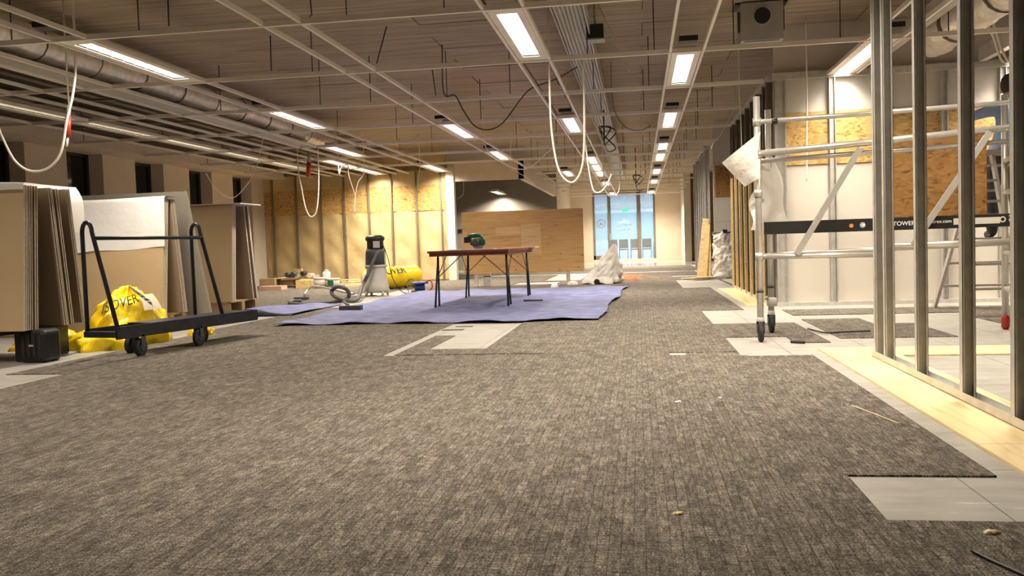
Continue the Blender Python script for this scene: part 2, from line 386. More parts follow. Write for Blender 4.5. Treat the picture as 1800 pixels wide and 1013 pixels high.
# left window wall
WX = -9.7; WIN = [11.72+2.06*k-2.06*3 for k in range(8)]; WW = 1.02
mb = MB(); prev = 1.0
for y in WIN+[99]:
    e = y if y < 90 else 21.8
    mb.box(WX-.4, WX, prev, e, 0, SZ+.05); prev = y+WW
for y in WIN: mb.box(WX-.4, WX, y, y+WW, 2.76, SZ+.05); mb.box(WX-.4, WX, y, y+WW, 0, .35)
wl = struct('wall_left', mb, M['wall'], label='beige window wall with dark night windows behind the board stacks')
for n, y in enumerate(WIN):
    o = struct('window_%d' % (n+1), MB().box(WX-.34, WX-.32, y, y+WW, .35, 2.76), M['nglass'], label='dark night window pane in the beige left wall')
    f = MB()
    for a in (y+.025, y+WW-.025): f.box(WX-.35, WX-.28, a-.025, a+.025, .35, 2.76)
    for z in (.375, 2.735): f.box(WX-.35, WX-.28, y, y+WW, z-.025, z+.025)
    f.build('window_frame', M['wframe'], o)
struct('trim_1', MB().box(WX, WX+.6, 1, 21.7, GZ, GZ+.18), M['wall'], label='beige ceiling edge casing above the window wall')
# OSB / kraft wall at the back left
BY = 21.67
wb = struct('wall_back', MB().box(-9.75, -4.78, BY+.06, BY+.16, 0, SZ), M['kraft'], label='open stud wall with tan insulation and a band of chipboard')
sx = [-9.45, -8.8, -8.13, -7.51, -6.85, -6.25, -5.59, -4.95]; edges = [-9.72]+sx+[-4.8]
for i in range(len(edges)-1):
    a, b = edges[i]+.012, edges[i+1]-.012
    for z0, z1, mm, nm in ((.04, 1.80, 'kraft', 'insulation_batt'), (1.8, 2.44, 'osb', 'chipboard_panel'), (2.44, 2.84, 'kraft', 'insulation_batt')):
        q = random.uniform(-.006, .012)
        if mm == 'kraft' and z1 < 2:
            sd = random.random()*9
            mb = MB().grid(lambda u, v: (a+(b-a)*u, BY+.045-.03*math.sin(math.pi*u)*(.6+.4*math.sin(6*v+sd))-.012*math.sin(17*v+5*u+sd)*math.sin(math.pi*u), z0+(z1-z0)*v), 8, 24)
            mb.build(nm, M[mm], wb)
        else: MB().box(a, b, BY+.02+q, BY+.06, z0, z1-.004).build(nm, M[mm], wb)
sme = MB().box(-.02, .02, -.03, .05, 0, 2.84).mesh('stud', M['galvd'])
for x in sx: inst('stud', sme, (x, BY, 0), wb)
MB().box(-9.75, -4.78, BY-.03, BY+.06, 2.82, 2.88).build('top_track', M['galvd'], wb)
MB().box(-9.75, -4.78, BY-.03, BY+.06, .0, .04).build('bottom_track', M['galvd'], wb)
struct('trim_2', MB().box(-4.80, -4.60, BY-.06, BY+.16, 0, 2.86), M['white'], label='white end post closing the chipboard wall')
# bulkhead and the dark room behind
mb = MB(); mb.box(-4.6, -2.83, BY, BY+.12, 2.5, 3.0); mb.box(-2.95, -2.83, BY, 30.4, 2.5, 3.0)
struct('trim_3', mb, M['wall'], label='beige boxed bulkhead hanging before the dark alcove')
struct('wall_alcove', MB().box(-13, -2.83, 30.4, 30.6, 0, SZ), M['dgrey'], label='dark grey alcove wall washed by one ceiling lamp')
struct('wall_alcove_return', MB().box(-2.95, -2.83, 30.6, 37.1, 0, SZ), M['wall'], label='beige return wall between alcove and glass door')
tag(MB().box(-6.35, -5.75, 30.36, 30.41, 1.35, 1.47).build('wall_strip', M['black']), 'short black strip on the dark alcove wall', 'wall strip')
# far wall with glass door
DY = 37.0
mb = MB(); mb.box(-2.83, -1.92, DY, DY+.2, 0, SZ+.05); mb.box(.68, 1.85, DY, DY+.2, 0, SZ+.05); mb.box(-1.92, .68, DY, DY+.2, 2.98, SZ+.05)
struct('wall_far', mb, M['wall'], label='beige far wall around the glass entrance door')
struct('wall_far_pier', MB().box(1.72, 1.98, 34.0, 37.2, 0, SZ+.05), M['wall'], label='beige pier beside the far entrance wall')
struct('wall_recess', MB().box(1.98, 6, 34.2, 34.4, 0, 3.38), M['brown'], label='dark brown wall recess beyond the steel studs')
struct('trim_4', MB().box(-2.83, 1.8, DY-.03, DY, 0, .1), M['wall'], label='beige skirting along the far wall')
fr = MB()
for a, b in ((-1.92, -1.84), (-1.30, -1.17), (-.08, .08), (.60, .68)): fr.box(a, b, DY-.02, DY+.1, 0, 2.98)
fr.box(-1.92, .68, DY-.02, DY+.1, 2.86, 2.98); fr.box(-1.92, -1.2, DY-.02, DY+.1, 0, .27); fr.box(-1.2, .68, DY-.02, DY+.1, 0, .1)
door = struct('door_1', fr, M['frame'], label='grey framed glass entrance door with side panes')
for a, b, z0 in ((-1.84, -1.30, .27), (-1.17, -.08, .10), (.08, .60, .10)):
    p = MB().box(a, b, DY+.03, DY+.04, z0, 2.86).build('pane', M['glass'], door)
    MB().box(a, b, DY+.020, DY+.026, .93 if a > -1.8 else .93, 2.05).build('frosted_film', M['frost'], door)
# printed marks on the door: white script lines under a peak, ring emblem on the left pane
for zz, x0, x1, am in ((1.50, -.90, -.30, .055), (1.30, -.92, -.36, .045)):
    mb = MB(); pts = []
    for i in range(61):
        u = i/60; pts.append((x0+(x1-x0)*u+.02*math.sin(i*1.9), DY+.012, zz+.06*u+am*math.sin(i*.95)*(.55+.45*math.sin(i*.31+1))))
    mb.tube(pts, .013, 5).build('door_lettering', M['dmark'], door)
pk = MB(); pk.add([(-.92, DY+.012, 1.60), (-.36, DY+.012, 1.62), (-.44, DY+.012, 1.72), (-.52, DY+.012, 1.70), (-.62, DY+.012, 1.80), (-.74, DY+.012, 1.68), (-.84, DY+.012, 1.68)], [(0, 1, 2, 3, 4, 5, 6)]); pk.build('door_emblem', M['dmark'], door)
mb = MB()
for k_ in range(24):
    a0, a1 = 2*math.pi*k_/24, 2*math.pi*(k_+1)/24; c = (-1.58, 1.62)
    mb.add([(c[0]+r_*math.cos(a), DY+.012, c[1]+r_*math.sin(a)) for r_, a in ((.15, a0), (.19, a0), (.19, a1), (.15, a1))], [(0, 1, 2, 3)])
mb.add([(-1.68, DY+.012, 1.55), (-1.48, DY+.012, 1.55), (-1.52, DY+.012, 1.63), (-1.58, DY+.012, 1.70), (-1.64, DY+.012, 1.66)], [(0, 1, 2, 3, 4)])
mb.build('ring_emblem', M['coolgrey'], door)
MB().box(-1.23, -1.2, DY-.08, DY-.05, .9, 1.2).build('door_handle', M['alu'], door)
# lobby beyond the door
struct('wall_lobby', MB().box(-6, 6, 45, 45.2, 0, 3.5), M['coolwall'], label='pale blue lobby wall seen through the glass door')
struct('floor_lobby', MB().box(-6, 6, 37.2, 45, -.2, 0), M['coolwall'], label='pale lobby floor beyond the glass door')
struct('wall_lobby_side', MB().box(-6.2, -6, 37.2, 45, 0, 3.5), M['coolwall'], label='pale lobby side wall')
struct('trim_5', MB().box(-6, 6, 41, 41.3, 2.35, 2.62), M['coolgrey'], label='grey lobby beam seen through the door glass')
tag(MB().box(-.75, -.45, 40.9, 40.97, 2.22, 2.36).build('exit_sign', M['exit']), 'small green lit exit sign in the lobby', 'exit sign')
for k_, (x, c) in enumerate(((-1.25, 'dark'), (-.75, 'd'), (-.2, 'd'), (.35, 'd'))):
    t = thing('lobby_chair', (x, 41.5+.3*(k_ % 2), 0), 'black lobby chair silhouetted behind the door glass', 'chair', 'lobby chairs')
    X, Y = t.location.x, t.location.y
    MB().box(X-.22, X+.22, Y-.2, Y+.2, .43, .49).build('seat', M['black'], t)
    MB().box(X-.22, X+.22, Y+.18, Y+.22, .52, .98).build('backrest', M['black'], t)
    for a in (-.2, .2):
        for b in (-.18, .2): MB().box(X+a-.015, X+a+.015, Y+b-.015, Y+b+.015, 0, .53 if b > 0 else .45).build('leg', M['black'], t)
t = thing('lobby_barrel', (.95, 41, 0), 'blue rounded seat standing in the lobby', 'seat')
MB().lathe([(.28, 0), (.34, .1), (.34, .5), (.3, .85), (.2, .95)], t.location).build('body', mat('cyan_fabric', (.02, .35, .65), .6), t)
MB().lathe([(.30, 0), (.30, .03)], t.location).build('base', M['black'], t)
for x in (-.55, .45, .62):
    t = thing('lobby_banner', (x, 42, 2.4), 'white slanted banner hanging in the lobby', 'banner', 'white banners hanging in the lobby')
    MB().bar((x-.12, 41.8, 2.6), (x+.1, 42.0, 1.95), .2 if x < 0 else .09, .03).build('panel', M['paper'], t); MB().tube([(x-.1, 41.85, 2.5), (x-.1, 41.85, SZ+.04)], .01, 6).build('cord', M['grey'], t)
l = bpy.data.lights.new('lobby_light', 'AREA'); l.energy = 420; l.color = (.80, .92, 1); l.size = 6; l.size_y = 5; l.shape = 'RECTANGLE'
o = bpy.data.objects.new('lobby_light', l); COL.objects.link(o); o.location = (0, 41, 3.3)

# ------------------------------------------------------------------ suspended grid
PIT, Y0 = 2.06, 6.97
YK = lambda k_: Y0+PIT*k_
ROWS = {'a': .52, 'b': -1.03, 'c': -2.89, 'd': -4.82, 'r': 2.42}
grid = thing('ceiling_grid', (0, 10, GZ), 'white suspended ceiling grid of thin rails with its tiles removed', 'ceiling grid')
rm = {}
def rail(a, b, ww=.034, hh=.045, name='rail', m='rail'):
    MB().bar(a, b, ww, hh).build(name, M[m], grid)
for k_ in range(-2, 15):
    y = YK(k_); x0 = -9.1 if k_ <= 6 else (-2.75 if k_ > 7 else -9.1)
    if k_ == 7: x0 = -2.75
    x1 = 5.5 if k_ <= 1 else 1.55
    if k_ > 7: x1 = 1.7
    rail((x0, y, GZ), (x1, y, GZ), name='cross_rail')
for nm, x in ROWS.items():
    for s in (-.165, .165):
        e = {'a': 36.9, 'b': 36.9, 'c': 21.6, 'd': 21.6, 'r': 10.85}[nm]
        rail((x+s, 1.0, GZ+.004), (x+s, e, GZ+.004), .026, .04, 'long_rail')
for x in (-5.75, -6.08, -6.6, -7.0, -7.45, -7.76, -8.3): rail((x, 1, GZ+.004), (x, 21.6, GZ+.004), .03, .035, 'long_rail')
MB().box(-6.07, -5.76, 3, 15.1, GZ+.01, GZ+.03).build('blank_panel', M['grey'], grid)
for y in (): MB().box(-7.74, -7.47, y+1.75, y+1.95, GZ+.01, GZ+.03).build('blank_panel', M['rail'], grid)
rod = MB().tube([(0, 0, 0), (0, 0, SZ-GZ+.01)], .006, 6).mesh('hanger_rod', M['cabled'])
for k_ in range(-1, 12):
    for x in (-8.93, -7.55, -5.4, -4.2, -3.4, -2.3, -1.5, -.4, .2, 1.1):
        if k_ > 6 and x < -2.5: continue
        if random.random() < .8: inst('hanger_rod', rod, (x+random.uniform(-.12, .12)*(x > -5.5), YK(k_)+random.uniform(-.1, .1) if False else YK(k_)+.6*(random.random()-.5)*0, GZ), grid)
for k_ in range(0, 2):
    for x in (2.0, 3.0, 4.3): inst('hanger_rod', rod, (x, YK(k_), GZ), grid)
# some rods hang free of the rails
for a, b in (((680, 45), (662, 112)), ((295, -5), (297, 46)), ((545, -8), (548, 28)), ((475, 62), (477, 125)), ((760, 122), (766, 168))):
    Y = 7.9
    p = FL(a[0], a[1], SZ); q = AY(b[0], b[1], p.y); MB().tube([p, q], .008, 6).build('hanger_rod', M['cabled'], grid)

# luminaires
LAMPROWS = []
def luminaire(x, k_, label, group='recessed strip luminaires', w_=.31, conn=True, power=1.0, y0=None, dz=0, spread=140, d=.035, lm='lamp'):
    y0 = YK(k_) if y0 is None else y0
    z = GZ+dz; a, b = y0+.02, y0+PIT-.02; t = thing('ceiling_light', (x, (a+b)/2, z), label, 'ceiling light', group)
    ca, cb = a+.17, b-.17; hw = .085
    mb = MB()
    mb.box(x-w_/2+.01, x-hw, a, b, z-.006, z+.012); mb.box(x+hw, x+w_/2-.01, a, b, z-.006, z+.012)
    mb.box(x-hw, x+hw, a, ca, z-.006, z+.012); mb.box(x-hw, x+hw, cb, b, z-.006, z+.012)
    mb.build('panel', M['rail'], t)
    mb = MB(); mb.box(x-hw-.012, x-hw, ca, cb, z, z+.07); mb.box(x+hw, x+hw+.012, ca, cb, z, z+.07); mb.box(x-hw, x+hw, ca-.012, ca, z, z+.07); mb.box(x-hw, x+hw, cb, cb+.012, z, z+.07); mb.box(x-hw-.012, x+hw+.012, ca-.012, cb+.012, z+.07, z+.08)
    h = mb.build('trough', M['white'], t)
    df = MB().box(x-hw+.004, x+hw-.004, ca+.004, cb-.004, z+d, z+d+.01).build('diffuser', M[lm], t)
    if y0 < 12 and y0 > 6 and x < -4:
        for i in range(1, 9):
            yy = ca+(cb-ca)*i/9; MB().box(x-hw, x+hw, yy-.002, yy+.002, z+.004, z+d-.003).build('louvre_fin', M['white'], h)
    if conn: MB().box(x-.09, x+.09, a-.36, a-.22, z+.02, z+.07).build('connector_box', M['black'], t)
    l = bpy.data.lights.new('lamp', 'AREA'); l.shape = 'RECTANGLE'; l.size = .15; l.size_y = 1.68; l.energy = LAMP_W*power; l.color = WARM; l.spread = math.radians(spread)
    o = bpy.data.objects.new('lamp_light', l); COL.objects.link(o); o.parent = t; o.location = (0, 0, -.012)
    return t
nm = {0: 'first', 1: 'second'}
luminaire(ROWS['a'], 1, 'lit strip luminaire beside the boxed air vent')
luminaire(ROWS['a'], 3, 'lit strip luminaire one empty bay beyond the one by the vent')
for k_ in (5, 6, 8, 10, 13): luminaire(ROWS['a'], k_, 'lit strip luminaire in the row leading to the far pier', power=.9 if k_ < 10 else 2.2)
luminaire(ROWS['a'], -1, 'lit strip luminaire over the near carpet in line with the air vent', power=.95)
luminaire(ROWS['b'], 0, 'large lit strip luminaire beside the ribbed cable tray')
luminaire(ROWS['b'], 3, 'lit strip luminaire between two drooping white cable loops')
for k_ in (6, 7, 8, 10, 13): luminaire(ROWS['b'], k_, 'lit strip luminaire in the row leading to the glass door', conn=k_ == 6, power=.9 if k_ < 10 else 2.2)
luminaire(ROWS['b'], -2, 'lit strip luminaire over the near carpet in line with the cable tray', power=1.05)
luminaire(ROWS['c'], 3, 'lit strip luminaire above the folding table')
luminaire(ROWS['c'], 5, 'lit strip luminaire above the plywood sheet')
luminaire(ROWS['d'], -2, 'lit strip luminaire over the bare floor before the film covered stack', power=.9)
luminaire(ROWS['d'], 0, 'large lit strip luminaire beside the foil duct')
luminaire(ROWS['d'], 2, 'lit strip luminaire past the foil duct elbow, over the trolley')
luminaire(ROWS['d'], 6, 'lit strip luminaire washing the white end post', y0=19.52, spread=150, power=1.7)
luminaire(-5.56, 4, 'lit strip luminaire beside the yellow lit end of the foil duct', conn=False)
luminaire(-6.45, 5, 'slim lit strip luminaire facing the chipboard wall', conn=False, y0=17.45)
luminaire(-6.45, 6, 'slim lit strip luminaire washing the chipboard wall', conn=False, y0=19.52, spread=150, power=1.7)
for k_ in (1, 2, 3, 4, 5): luminaire(-7.6, k_, 'deep set strip luminaire over the board stacks', conn=False, power=.3, w_=.27, d=.062, lm='lampdim')
luminaire(ROWS['r'], 1, 'lit strip luminaire washing the white board room wall', spread=118, power=.85)
luminaire(ROWS['r'], -1, 'lit strip luminaire above the bare stud frame')
luminaire(4.35, 1, 'lit strip luminaire above the stepladder', spread=118)
luminaire(-1.88, 8, 'lit strip luminaire by the dark hanging box, far beyond the table', conn=True, power=.7, y0=22.9)
luminaire(-4.7, 9, 'lit strip luminaire washing the dark alcove wall', conn=False, y0=28.25, dz=-.12, power=4, spread=150)

# ------------------------------------------------------------------ services above the grid
# foil duct
t = thing('foil_duct', (-5.9, 9, 3.0), 'silver foil air duct running above the grid past the left luminaires', 'duct')
pts = []; rr = []
for i in range(161):
    y = 4.5+11.8*i/160; pts.append((-5.86-.012*(y-8), y, 3.0+.012*math.sin(y*2.1))); rr.append(.165+.006*math.sin(i*2.2)+.006*random.random())
MB().tube(pts, rr, 16).build('duct_skin', M['duct'], t)
for i in range(12):
    y = 5.2+.9*i; x = -5.86-.012*(y-8)
    MB().lathe([(.176, -.012), (.18, 0), (.176, .012)], (x, y, 3.0+.012*math.sin(y*2.1)), 16, 'y').build('clamp_band', M['galvd'], t)
t = thing('foil_duct', (3.35, 9, 3.0), 'fat silver foil duct above the stepladder room', 'duct')
MB().tube([(3.35+.02*math.sin(i), 5+5.6*i/60, 3.02) for i in range(61)], [.2+.008*math.sin(i*2.3) for i in range(61)], 16).build('duct_skin', M['duct'], t)
for y in (6.2, 7.4, 8.6, 9.8): MB().lathe([(.211, -.012), (.215, 0), (.211, .012)], (3.35, y, 3.02), 16, 'y').build('clamp_band', M['galvd'], t)
# bare beams beside the right duct
for a, b, z in (((2.9, 5, 3.0), (2.9, 10.8, 3.0), 1), ((3.95, 5, 2.86), (3.95, 10.8, 2.86), 1)):
    tag(MB().bar(a, b, .08, .16).build('ceiling_channel', M['galv']), 'grey steel channel high beside the fat foil duct' if a[0] < 3 else 'grey steel channel hung lower than the fat foil duct', 'channel', 'steel channels above the stepladder room')
# ribbed cable tray
t = thing('cable_tray', (-.62, 12, 3.05), 'ribbed grey cable tray carrying a row of pale cables above the grid', 'cable tray')
TZ = 3.02
mb = MB(); mb.box(-.78, -.46, 5.5, 31, TZ+.10, TZ+.112); mb.box(-.785, -.775, 5.5, 31, TZ+.06, TZ+.16); mb.box(-.465, -.455, 5.5, 31, TZ, TZ+.17); mb.build('tray', M['galv'], t)
for i in range(7): MB().tube([(-.755+.042*i+.003*math.sin(j*1.3+i), 5.5+25.5*j/40, TZ+.085) for j in range(41)], .015, 6).build('cable', M['lgrey'], t)
for y in (8, 10.5, 13, 16, 19, 22, 25): MB().box(-.80, -.44, y-.02, y+.02, TZ+.115, TZ+.135).build('bracket', M['galv'], t); MB().tube([(-.47, y, TZ+.12), (-.47, y, SZ)], .006, 6).build('hanger_rod', M['galv'], t)
# pipes and trays of the left zone
for x, z, r_, q_ in ((-7.1, 3.0, .03, 'thin brown service pipe beside the slimmest pipe of the left bays'), (-7.25, 3.1, .02, 'slimmest brown service pipe above the left bays'), (-8.0, 3.05, .04, 'medium brown service pipe above the deep set luminaires'), (-8.35, 2.95, .025, 'low thin brown service pipe hung just over the left grid'), (-8.6, 3.15, .05, 'thickest brown service pipe beside the window wall casing'), (-6.75, 3.2, .035, 'high brown service pipe next to the foil duct')):
    tag(MB().tube([(x, 2, z), (x, 21.6, z)], r_, 8).build('service_pipe', M['galvd']), q_, 'pipe', 'service pipes above the left bays')
for y in (8.2, 10.4, 12.5, 14.6, 16.6, 18.9):
    t = thing('ceiling_bracket', (-7.8, y, 3.1), 'rough steel crossbar with hangers above the left grid bays', 'bracket', 'crossbars above the left bays')
    MB().bar((-9.0, y, 2.9), (-6.5, y+.1, 2.9), .05, .03).build('bar', M['galvd'], t)
    for x in (-8.8, -6.6): MB().bar((x, y+.02, 2.9), (x, y+.02, SZ), .03, .012, (1, 0, 0)).build('hanger', M['galvd'], t)
tag(MB().tube([(-1.27, 5.5, 2.93), (-1.27, 17, 2.93)], .018, 8).build('sprinkler_pipe', M['copper']), 'thin red-brown pipe following the luminaire row by the cable tray', 'pipe')
# boxed air vent
c = Vector((1.36, 9.95, 3.16))
t = thing('air_vent', c, 'grey boxed air vent with a round black spigot hanging from the slab', 'air vent')
mb = MB(); mb.cbox(c, (.44, .42, .40)); mb.cbox(c+Vector((0, -.02, -.205)), (.36, .34, .02)); mb.build('vent_box', M['grey'], t)
MB().lathe([(.085, -.02), (.085, .03), (.07, .03)], c+Vector((0, -.22, .05)), 20, 'y').build('spigot', M['black'], t)
MB().lathe([(.10, -.006), (.10, .006)], c+Vector((0, -.215, .05)), 20, 'y').build('spigot_ring', M['lgrey'], t)
for s in (-1, 1): MB().cbox(c+Vector((s*.235, -.1, .02)), (.02, .05, .22)).build('bracket', M['dgp'], t)
MB().cbox(c+Vector((0, 0, .215)), (.55, .3, .03)).build('top_flange', M['black'], t)
# black box by the tray
p = AY(1046, 58, 9.3)
t = thing('junction_box', p, 'black junction box beside the ribbed cable tray', 'junction box')
MB().cbox(p, (.18, .16, .15)).build('body', M['black'], t); MB().cbox(p+Vector((.0, 0, -.08)), (.2, .18, .015)).build('lid', M['grey'], t); MB().tube([p+Vector((0, 0, .07)), (p.x, p.y, SZ)], .012, 6).build('stem', M['grey'], t)
a, b = AY(1050, 10, 9.4), AY(1107, 124, 9.4)
tag(MB().bar((a.x, a.y, SZ), b, .05, .012).build('wood_lath', M['pine']), 'thin wooden lath dangling from the slab by the cable tray', 'lath')
# far hanging dark cluster
for px, py, Y in ((1062, 245, 15.0), (1118, 322, 24)):
    p = AY(px, py, Y); pts = [p+Vector((.12*math.sin(i*1.7)*(i % 3), .05*math.cos(i*2.1), .22*math.sin(i*1.1))) for i in range(10)]
    tag(MB().tube(bez(pts, 4)+[Vector((p.x, p.y, SZ))], .012, 5).build('cable_tangle', M['cabled']), 'dark tangle of loose cables under the tray' if Y < 20 else 'small dark cable tangle at the far tray end', 'cable')
# hanging cables: pixel tracks put on a plane of known depth
def cable(px, Y, lab, m='cable', r_=.008, hang=True, cat='cable', group=None):
    P = [AY(x, y, Y) for x, y in px]
    if hang: P = [Vector((P[0].x, P[0].y, SZ))]+P
    return tag(MB().tube(bez(P, 6), r_, 6).build('hanging_cable', M[m]), lab, cat, group)
cable([(133, 103), (128, 165), (118, 208), (107, 268), (85, 295), (55, 301), (28, 285), (8, 250), (-4, 215), (-8, 150)], 7.6, 'thick white cable drooping in a loop before the window wall', r_=.012)
cable([(965, 110), (968, 210), (975, 270), (985, 305), (1003, 321), (1018, 308), (1026, 270), (1027, 180), (1024, 100)], 9.2, 'long white cable loop hanging beside the large central luminaire', r_=.011)
cable([(1028, 232), (1033, 285), (1040, 325), (1046, 338), (1058, 336), (1068, 322), (1075, 306)], 15.4, 'white cable hanging down in a hook toward the glass door', r_=.014)
cable([(1060, 235), (1060, 290), (1064, 325), (1072, 342)], 17, 'thin white cable dropping straight by the far luminaires', r_=.012)
cable([(1090, 318), (1088, 335), (1082, 345)], 24, 'short pale cable end over the glass door', r_=.014)
cable([(524, 295), (530, 330), (537, 365), (546, 381), (556, 372), (560, 330), (559, 262)], 16.5, 'white cable loop hanging before the chipboard wall', r_=.014)
cable([(596, 303), (600, 295), (611, 290), (614, 310), (622, 335), (626, 350), (624, 378)], 18, 'kinked white cable hanging before the insulation', r_=.012)
cable([(640, 300), (630, 320), (625, 345), (622, 375)], 18.3, 'thin pale cable slanting down before the insulation', r_=.009)
cable([(738, 290), (735, 315), (733, 330)], 19, 'short white cable hanging by a wall stud', r_=.01)
cable([(466, 215), (458, 265), (448, 302), (430, 330), (412, 347), (396, 345), (378, 330), (362, 305)], 13.5, 'thin white wire sagging before the last window', r_=.006)
cable([(780, 163), (800, 168), (815, 195), (835, 222), (860, 228), (885, 215), (915, 175), (935, 155), (975, 140), (1015, 118)], 10.8, 'dark cable sagging between two grid rails', 'cabled', .008)
cable([(1075, 160), (1082, 200), (1098, 222), (1120, 230), (1145, 222)], 12.5, 'brown wire sagging between cable tray and luminaire row', 'galvd', .006)
cable([(850, 250), (875, 280), (905, 296), (930, 295), (955, 275), (972, 258)], 15.8, 'pale cable slung between the two central luminaire rows', 'rail', .009)
cable([(900, 292), (930, 315), (945, 330)], 20.6, 'pale cable trailing off the bulkhead edge', 'rail', .008)
cable([(815, 335), (811, 345), (803, 350)], 26, 'short pale wire curl in the dark alcove', 'rail', .009)
cable([(1418, 140), (1418, 200), (1418, 290), (1418, 318)], 10.6, 'straight pale cable hanging down the white board wall', 'cable', .009)
cable([(1300, 165), (1302, 205), (1304, 260)], 11.5, 'thin white wire hanging by the steel partition', 'cable', .006)
cable([(1290, 190), (1268, 235), (1255, 250), (1250, 262)], 15.0, 'ragged pale wire hanging by the partition top', 'rail', .008)
for k_, q in enumerate((((1735, 30), (1748, 70), (1758, 100), (1765, 110)), ((1742, 20), (1755, 70), (1770, 105), (1782, 108)), ((1700, 5), (1728, 38), (1745, 20)), ((1792, 20), (1797, 60), (1792, 100)))):
    cable(list(q), 9.3, 'beige flexible conduit curling over the stepladder', 'rail', .012, True, 'cable', 'beige conduits over the stepladder')
for px, py0, py1, Y, lab in ((120, 200, 240, 7.9, 'grey and red socket plug hanging on the thick looped cable'), (543, 280, 311, 16.5, 'grey and red socket plug hanging before the chipboard wall')):
    a, b, m_ = AY(px+1, py0-14, Y), AY(px-1, py1, Y), AY(px, py0+6, Y)
    t = thing('hanging_plug', b, lab, 'plug'); r_ = .026 if Y < 10 else .045
    MB().tube([a, m_], r_*.8, 10).build('grey_socket', M['grey'], t); MB().tube([m_, b], r_, 10).build('red_plug', M['red'], t)
    MB().tube([Vector((a.x, a.y, SZ)), a], .008, 6).build('lead', M['cable'], t)
    if Y < 10: MB().tube([b, AY(px-3, py1+18, Y)], .012, 6).build('tail_cable', M['cable'], t)

# ------------------------------------------------------------------ right-hand steel frame
def cstud(mb, x, y, z0, z1, w_=.062, d=.042, op=-1):   # web in XZ at y, flanges toward op*Y
    th = .0022; l_ = .011
    mb.box(x-w_/2, x+w_/2, y-th/2, y+th/2, z0, z1)
    ya, yb = sorted((y, y+op*d))
    mb.box(x-w_/2, x-w_/2+th, ya, yb, z0, z1); mb.box(x+w_/2-th, x+w_/2, ya, yb, z0, z1)
    e = y+op*d; ea, eb = sorted((e, e-op*th))
    mb.box(x-w_/2, x-w_/2+l_, ea, eb, z0, z1); mb.box(x+w_/2-l_, x+w_/2, ea, eb, z0, z1)
    return mb
fx = 1.585
t = thing('stud_frame', (fx, 4.5, 0), 'bare galvanised steel stud frame standing on pale plywood', 'stud frame')
mb = MB(); mb.box(fx-.034, fx+.034, 1.0, 6.2, .012, .015); mb.box(fx-.034, fx-.031, 1.0, 6.2, .012, .055); mb.box(fx+.031, fx+.034, 1.0, 6.2, .012, .055); mb.build('bottom_track', M['galv'], t)
mb = MB(); mb.box(fx-.034, fx+.034, 1.0, 6.2, 3.30, 3.303); mb.box(fx-.034, fx-.031, 1.0, 6.2, 3.26, 3.303); mb.box(fx+.031, fx+.034, 1.0, 6.2, 3.26, 3.303); mb.build('top_track', M['galv'], t)
for y in (6.15, 5.92, 5.27, 4.56, 3.96, 3.35, 2.75):
    s = cstud(MB(), fx, y, .015, 3.30).build('stud', M['galv'], t)
    if y in (6.15, 5.27, 4.56): MB().lathe([(.012, 0), (.012, .003)], (fx+.025, y-.004, .55), 10, 'y').build('service_hole', M['wallwhite'], s)
# partition along the passage: steel studs + timber battens
t = thing('partition_frame', (1.6, 13, 0), 'steel partition frame with yellow timber battens behind the scaffold', 'partition')
mb = MB(); mb.box(1.56, 1.64, 10.95, 15.3, .012, .05); mb.box(1.56, 1.64, 10.95, 15.3, 2.72, 2.78); mb.build('track', M['galv'], t)
for y in (11.05, 11.35, 11.95, 12.55, 13.15, 13.75, 14.35, 14.95, 15.25): cstud(MB(), 1.6, y, .05, 2.72, .08, .05).build('stud', M['galvd'], t)
for y in (11.5, 12.1, 12.7, 13.3, 13.9, 14.5, 15.1): MB().box(1.545, 1.60, y, y+.05, .012, 1.85).build('timber_batten', M['timber'], t)
# back wall of the right room
RY = 10.9
wr = struct('wall_room_back', MB().box(1.66, 6.5, RY+.08, RY+.12, 0, 3.4), M['wallwhite'], label='white board wall with steel studs and a chipboard band')
rx = [1.71, 2.31, 2.93, 3.57, 4.21, 4.85]
for i in range(5):
    a, b = rx[i]+.003, rx[i+1]-.003
    for z0, z1, mm, n_ in ((.02, 1.70, 'wallwhite', 'white_board'), (1.70, 2.33, 'osb', 'chipboard_panel'), (2.33, 2.74, 'wallwhite', 'white_board')):
        MB().box(a, b, RY+(.045 if mm == 'wallwhite' else .03), RY+.08, z0, z1-.004).build(n_, M[mm], wr)
for i, x in enumerate(rx): cstud(MB(), x, RY+.03, .02, 2.74, .075 if i else .13, .05, -1).build('stud', M['galv'], wr)
mb = MB(); mb.box(1.62, 6, RY-.03, RY+.08, 2.72, 2.80); mb.build('top_track', M['galv'], wr)
MB().box(1.62, 6, RY-.03, RY+.06, 0, .045).build('bottom_track', M['galv'], wr)
struct('wall_room_right', MB().box(5.6, 5.75, 2, 11, 0, 3.4), M['wallwhite'], label='white side wall of the right room')
# second transverse wall and far partition
w2 = struct('wall_mid_right', MB().box(1.62, 5, 19.4, 19.5, 0, 3.38), M['wallwhite'], label='white board wall behind the white rubble bag')
MB().box(1.66, 2.25, 19.36, 19.4, 1.74, 2.40).build('chipboard_panel', M['osb_shade'], w2)
MB().box(1.66, 2.25, 19.37, 19.4, .05, 1.2).build('white_board', M['wallwhite'], w2)
MB().box(1.66, 2.25, 19.37, 19.4, 1.205, 1.735).build('white_board', M['wallwhite'], w2)
t = thing('partition_frame', (1.45, 21, 0), 'grey steel partition frame beyond the leaning planks', 'partition')
for y in (19.3, 19.7, 20.2, 20.8, 21.5, 22.3, 23.2): cstud(MB(), 1.48, y, .04, 2.80, .10, .05).build('stud', M['galv'], t)
mb = MB(); mb.box(1.42, 1.54, 19.2, 23.3, 2.78, 2.84); mb.box(1.42, 1.54, 19.2, 23.3, 0, .04); mb.build('track', M['galv'], t)

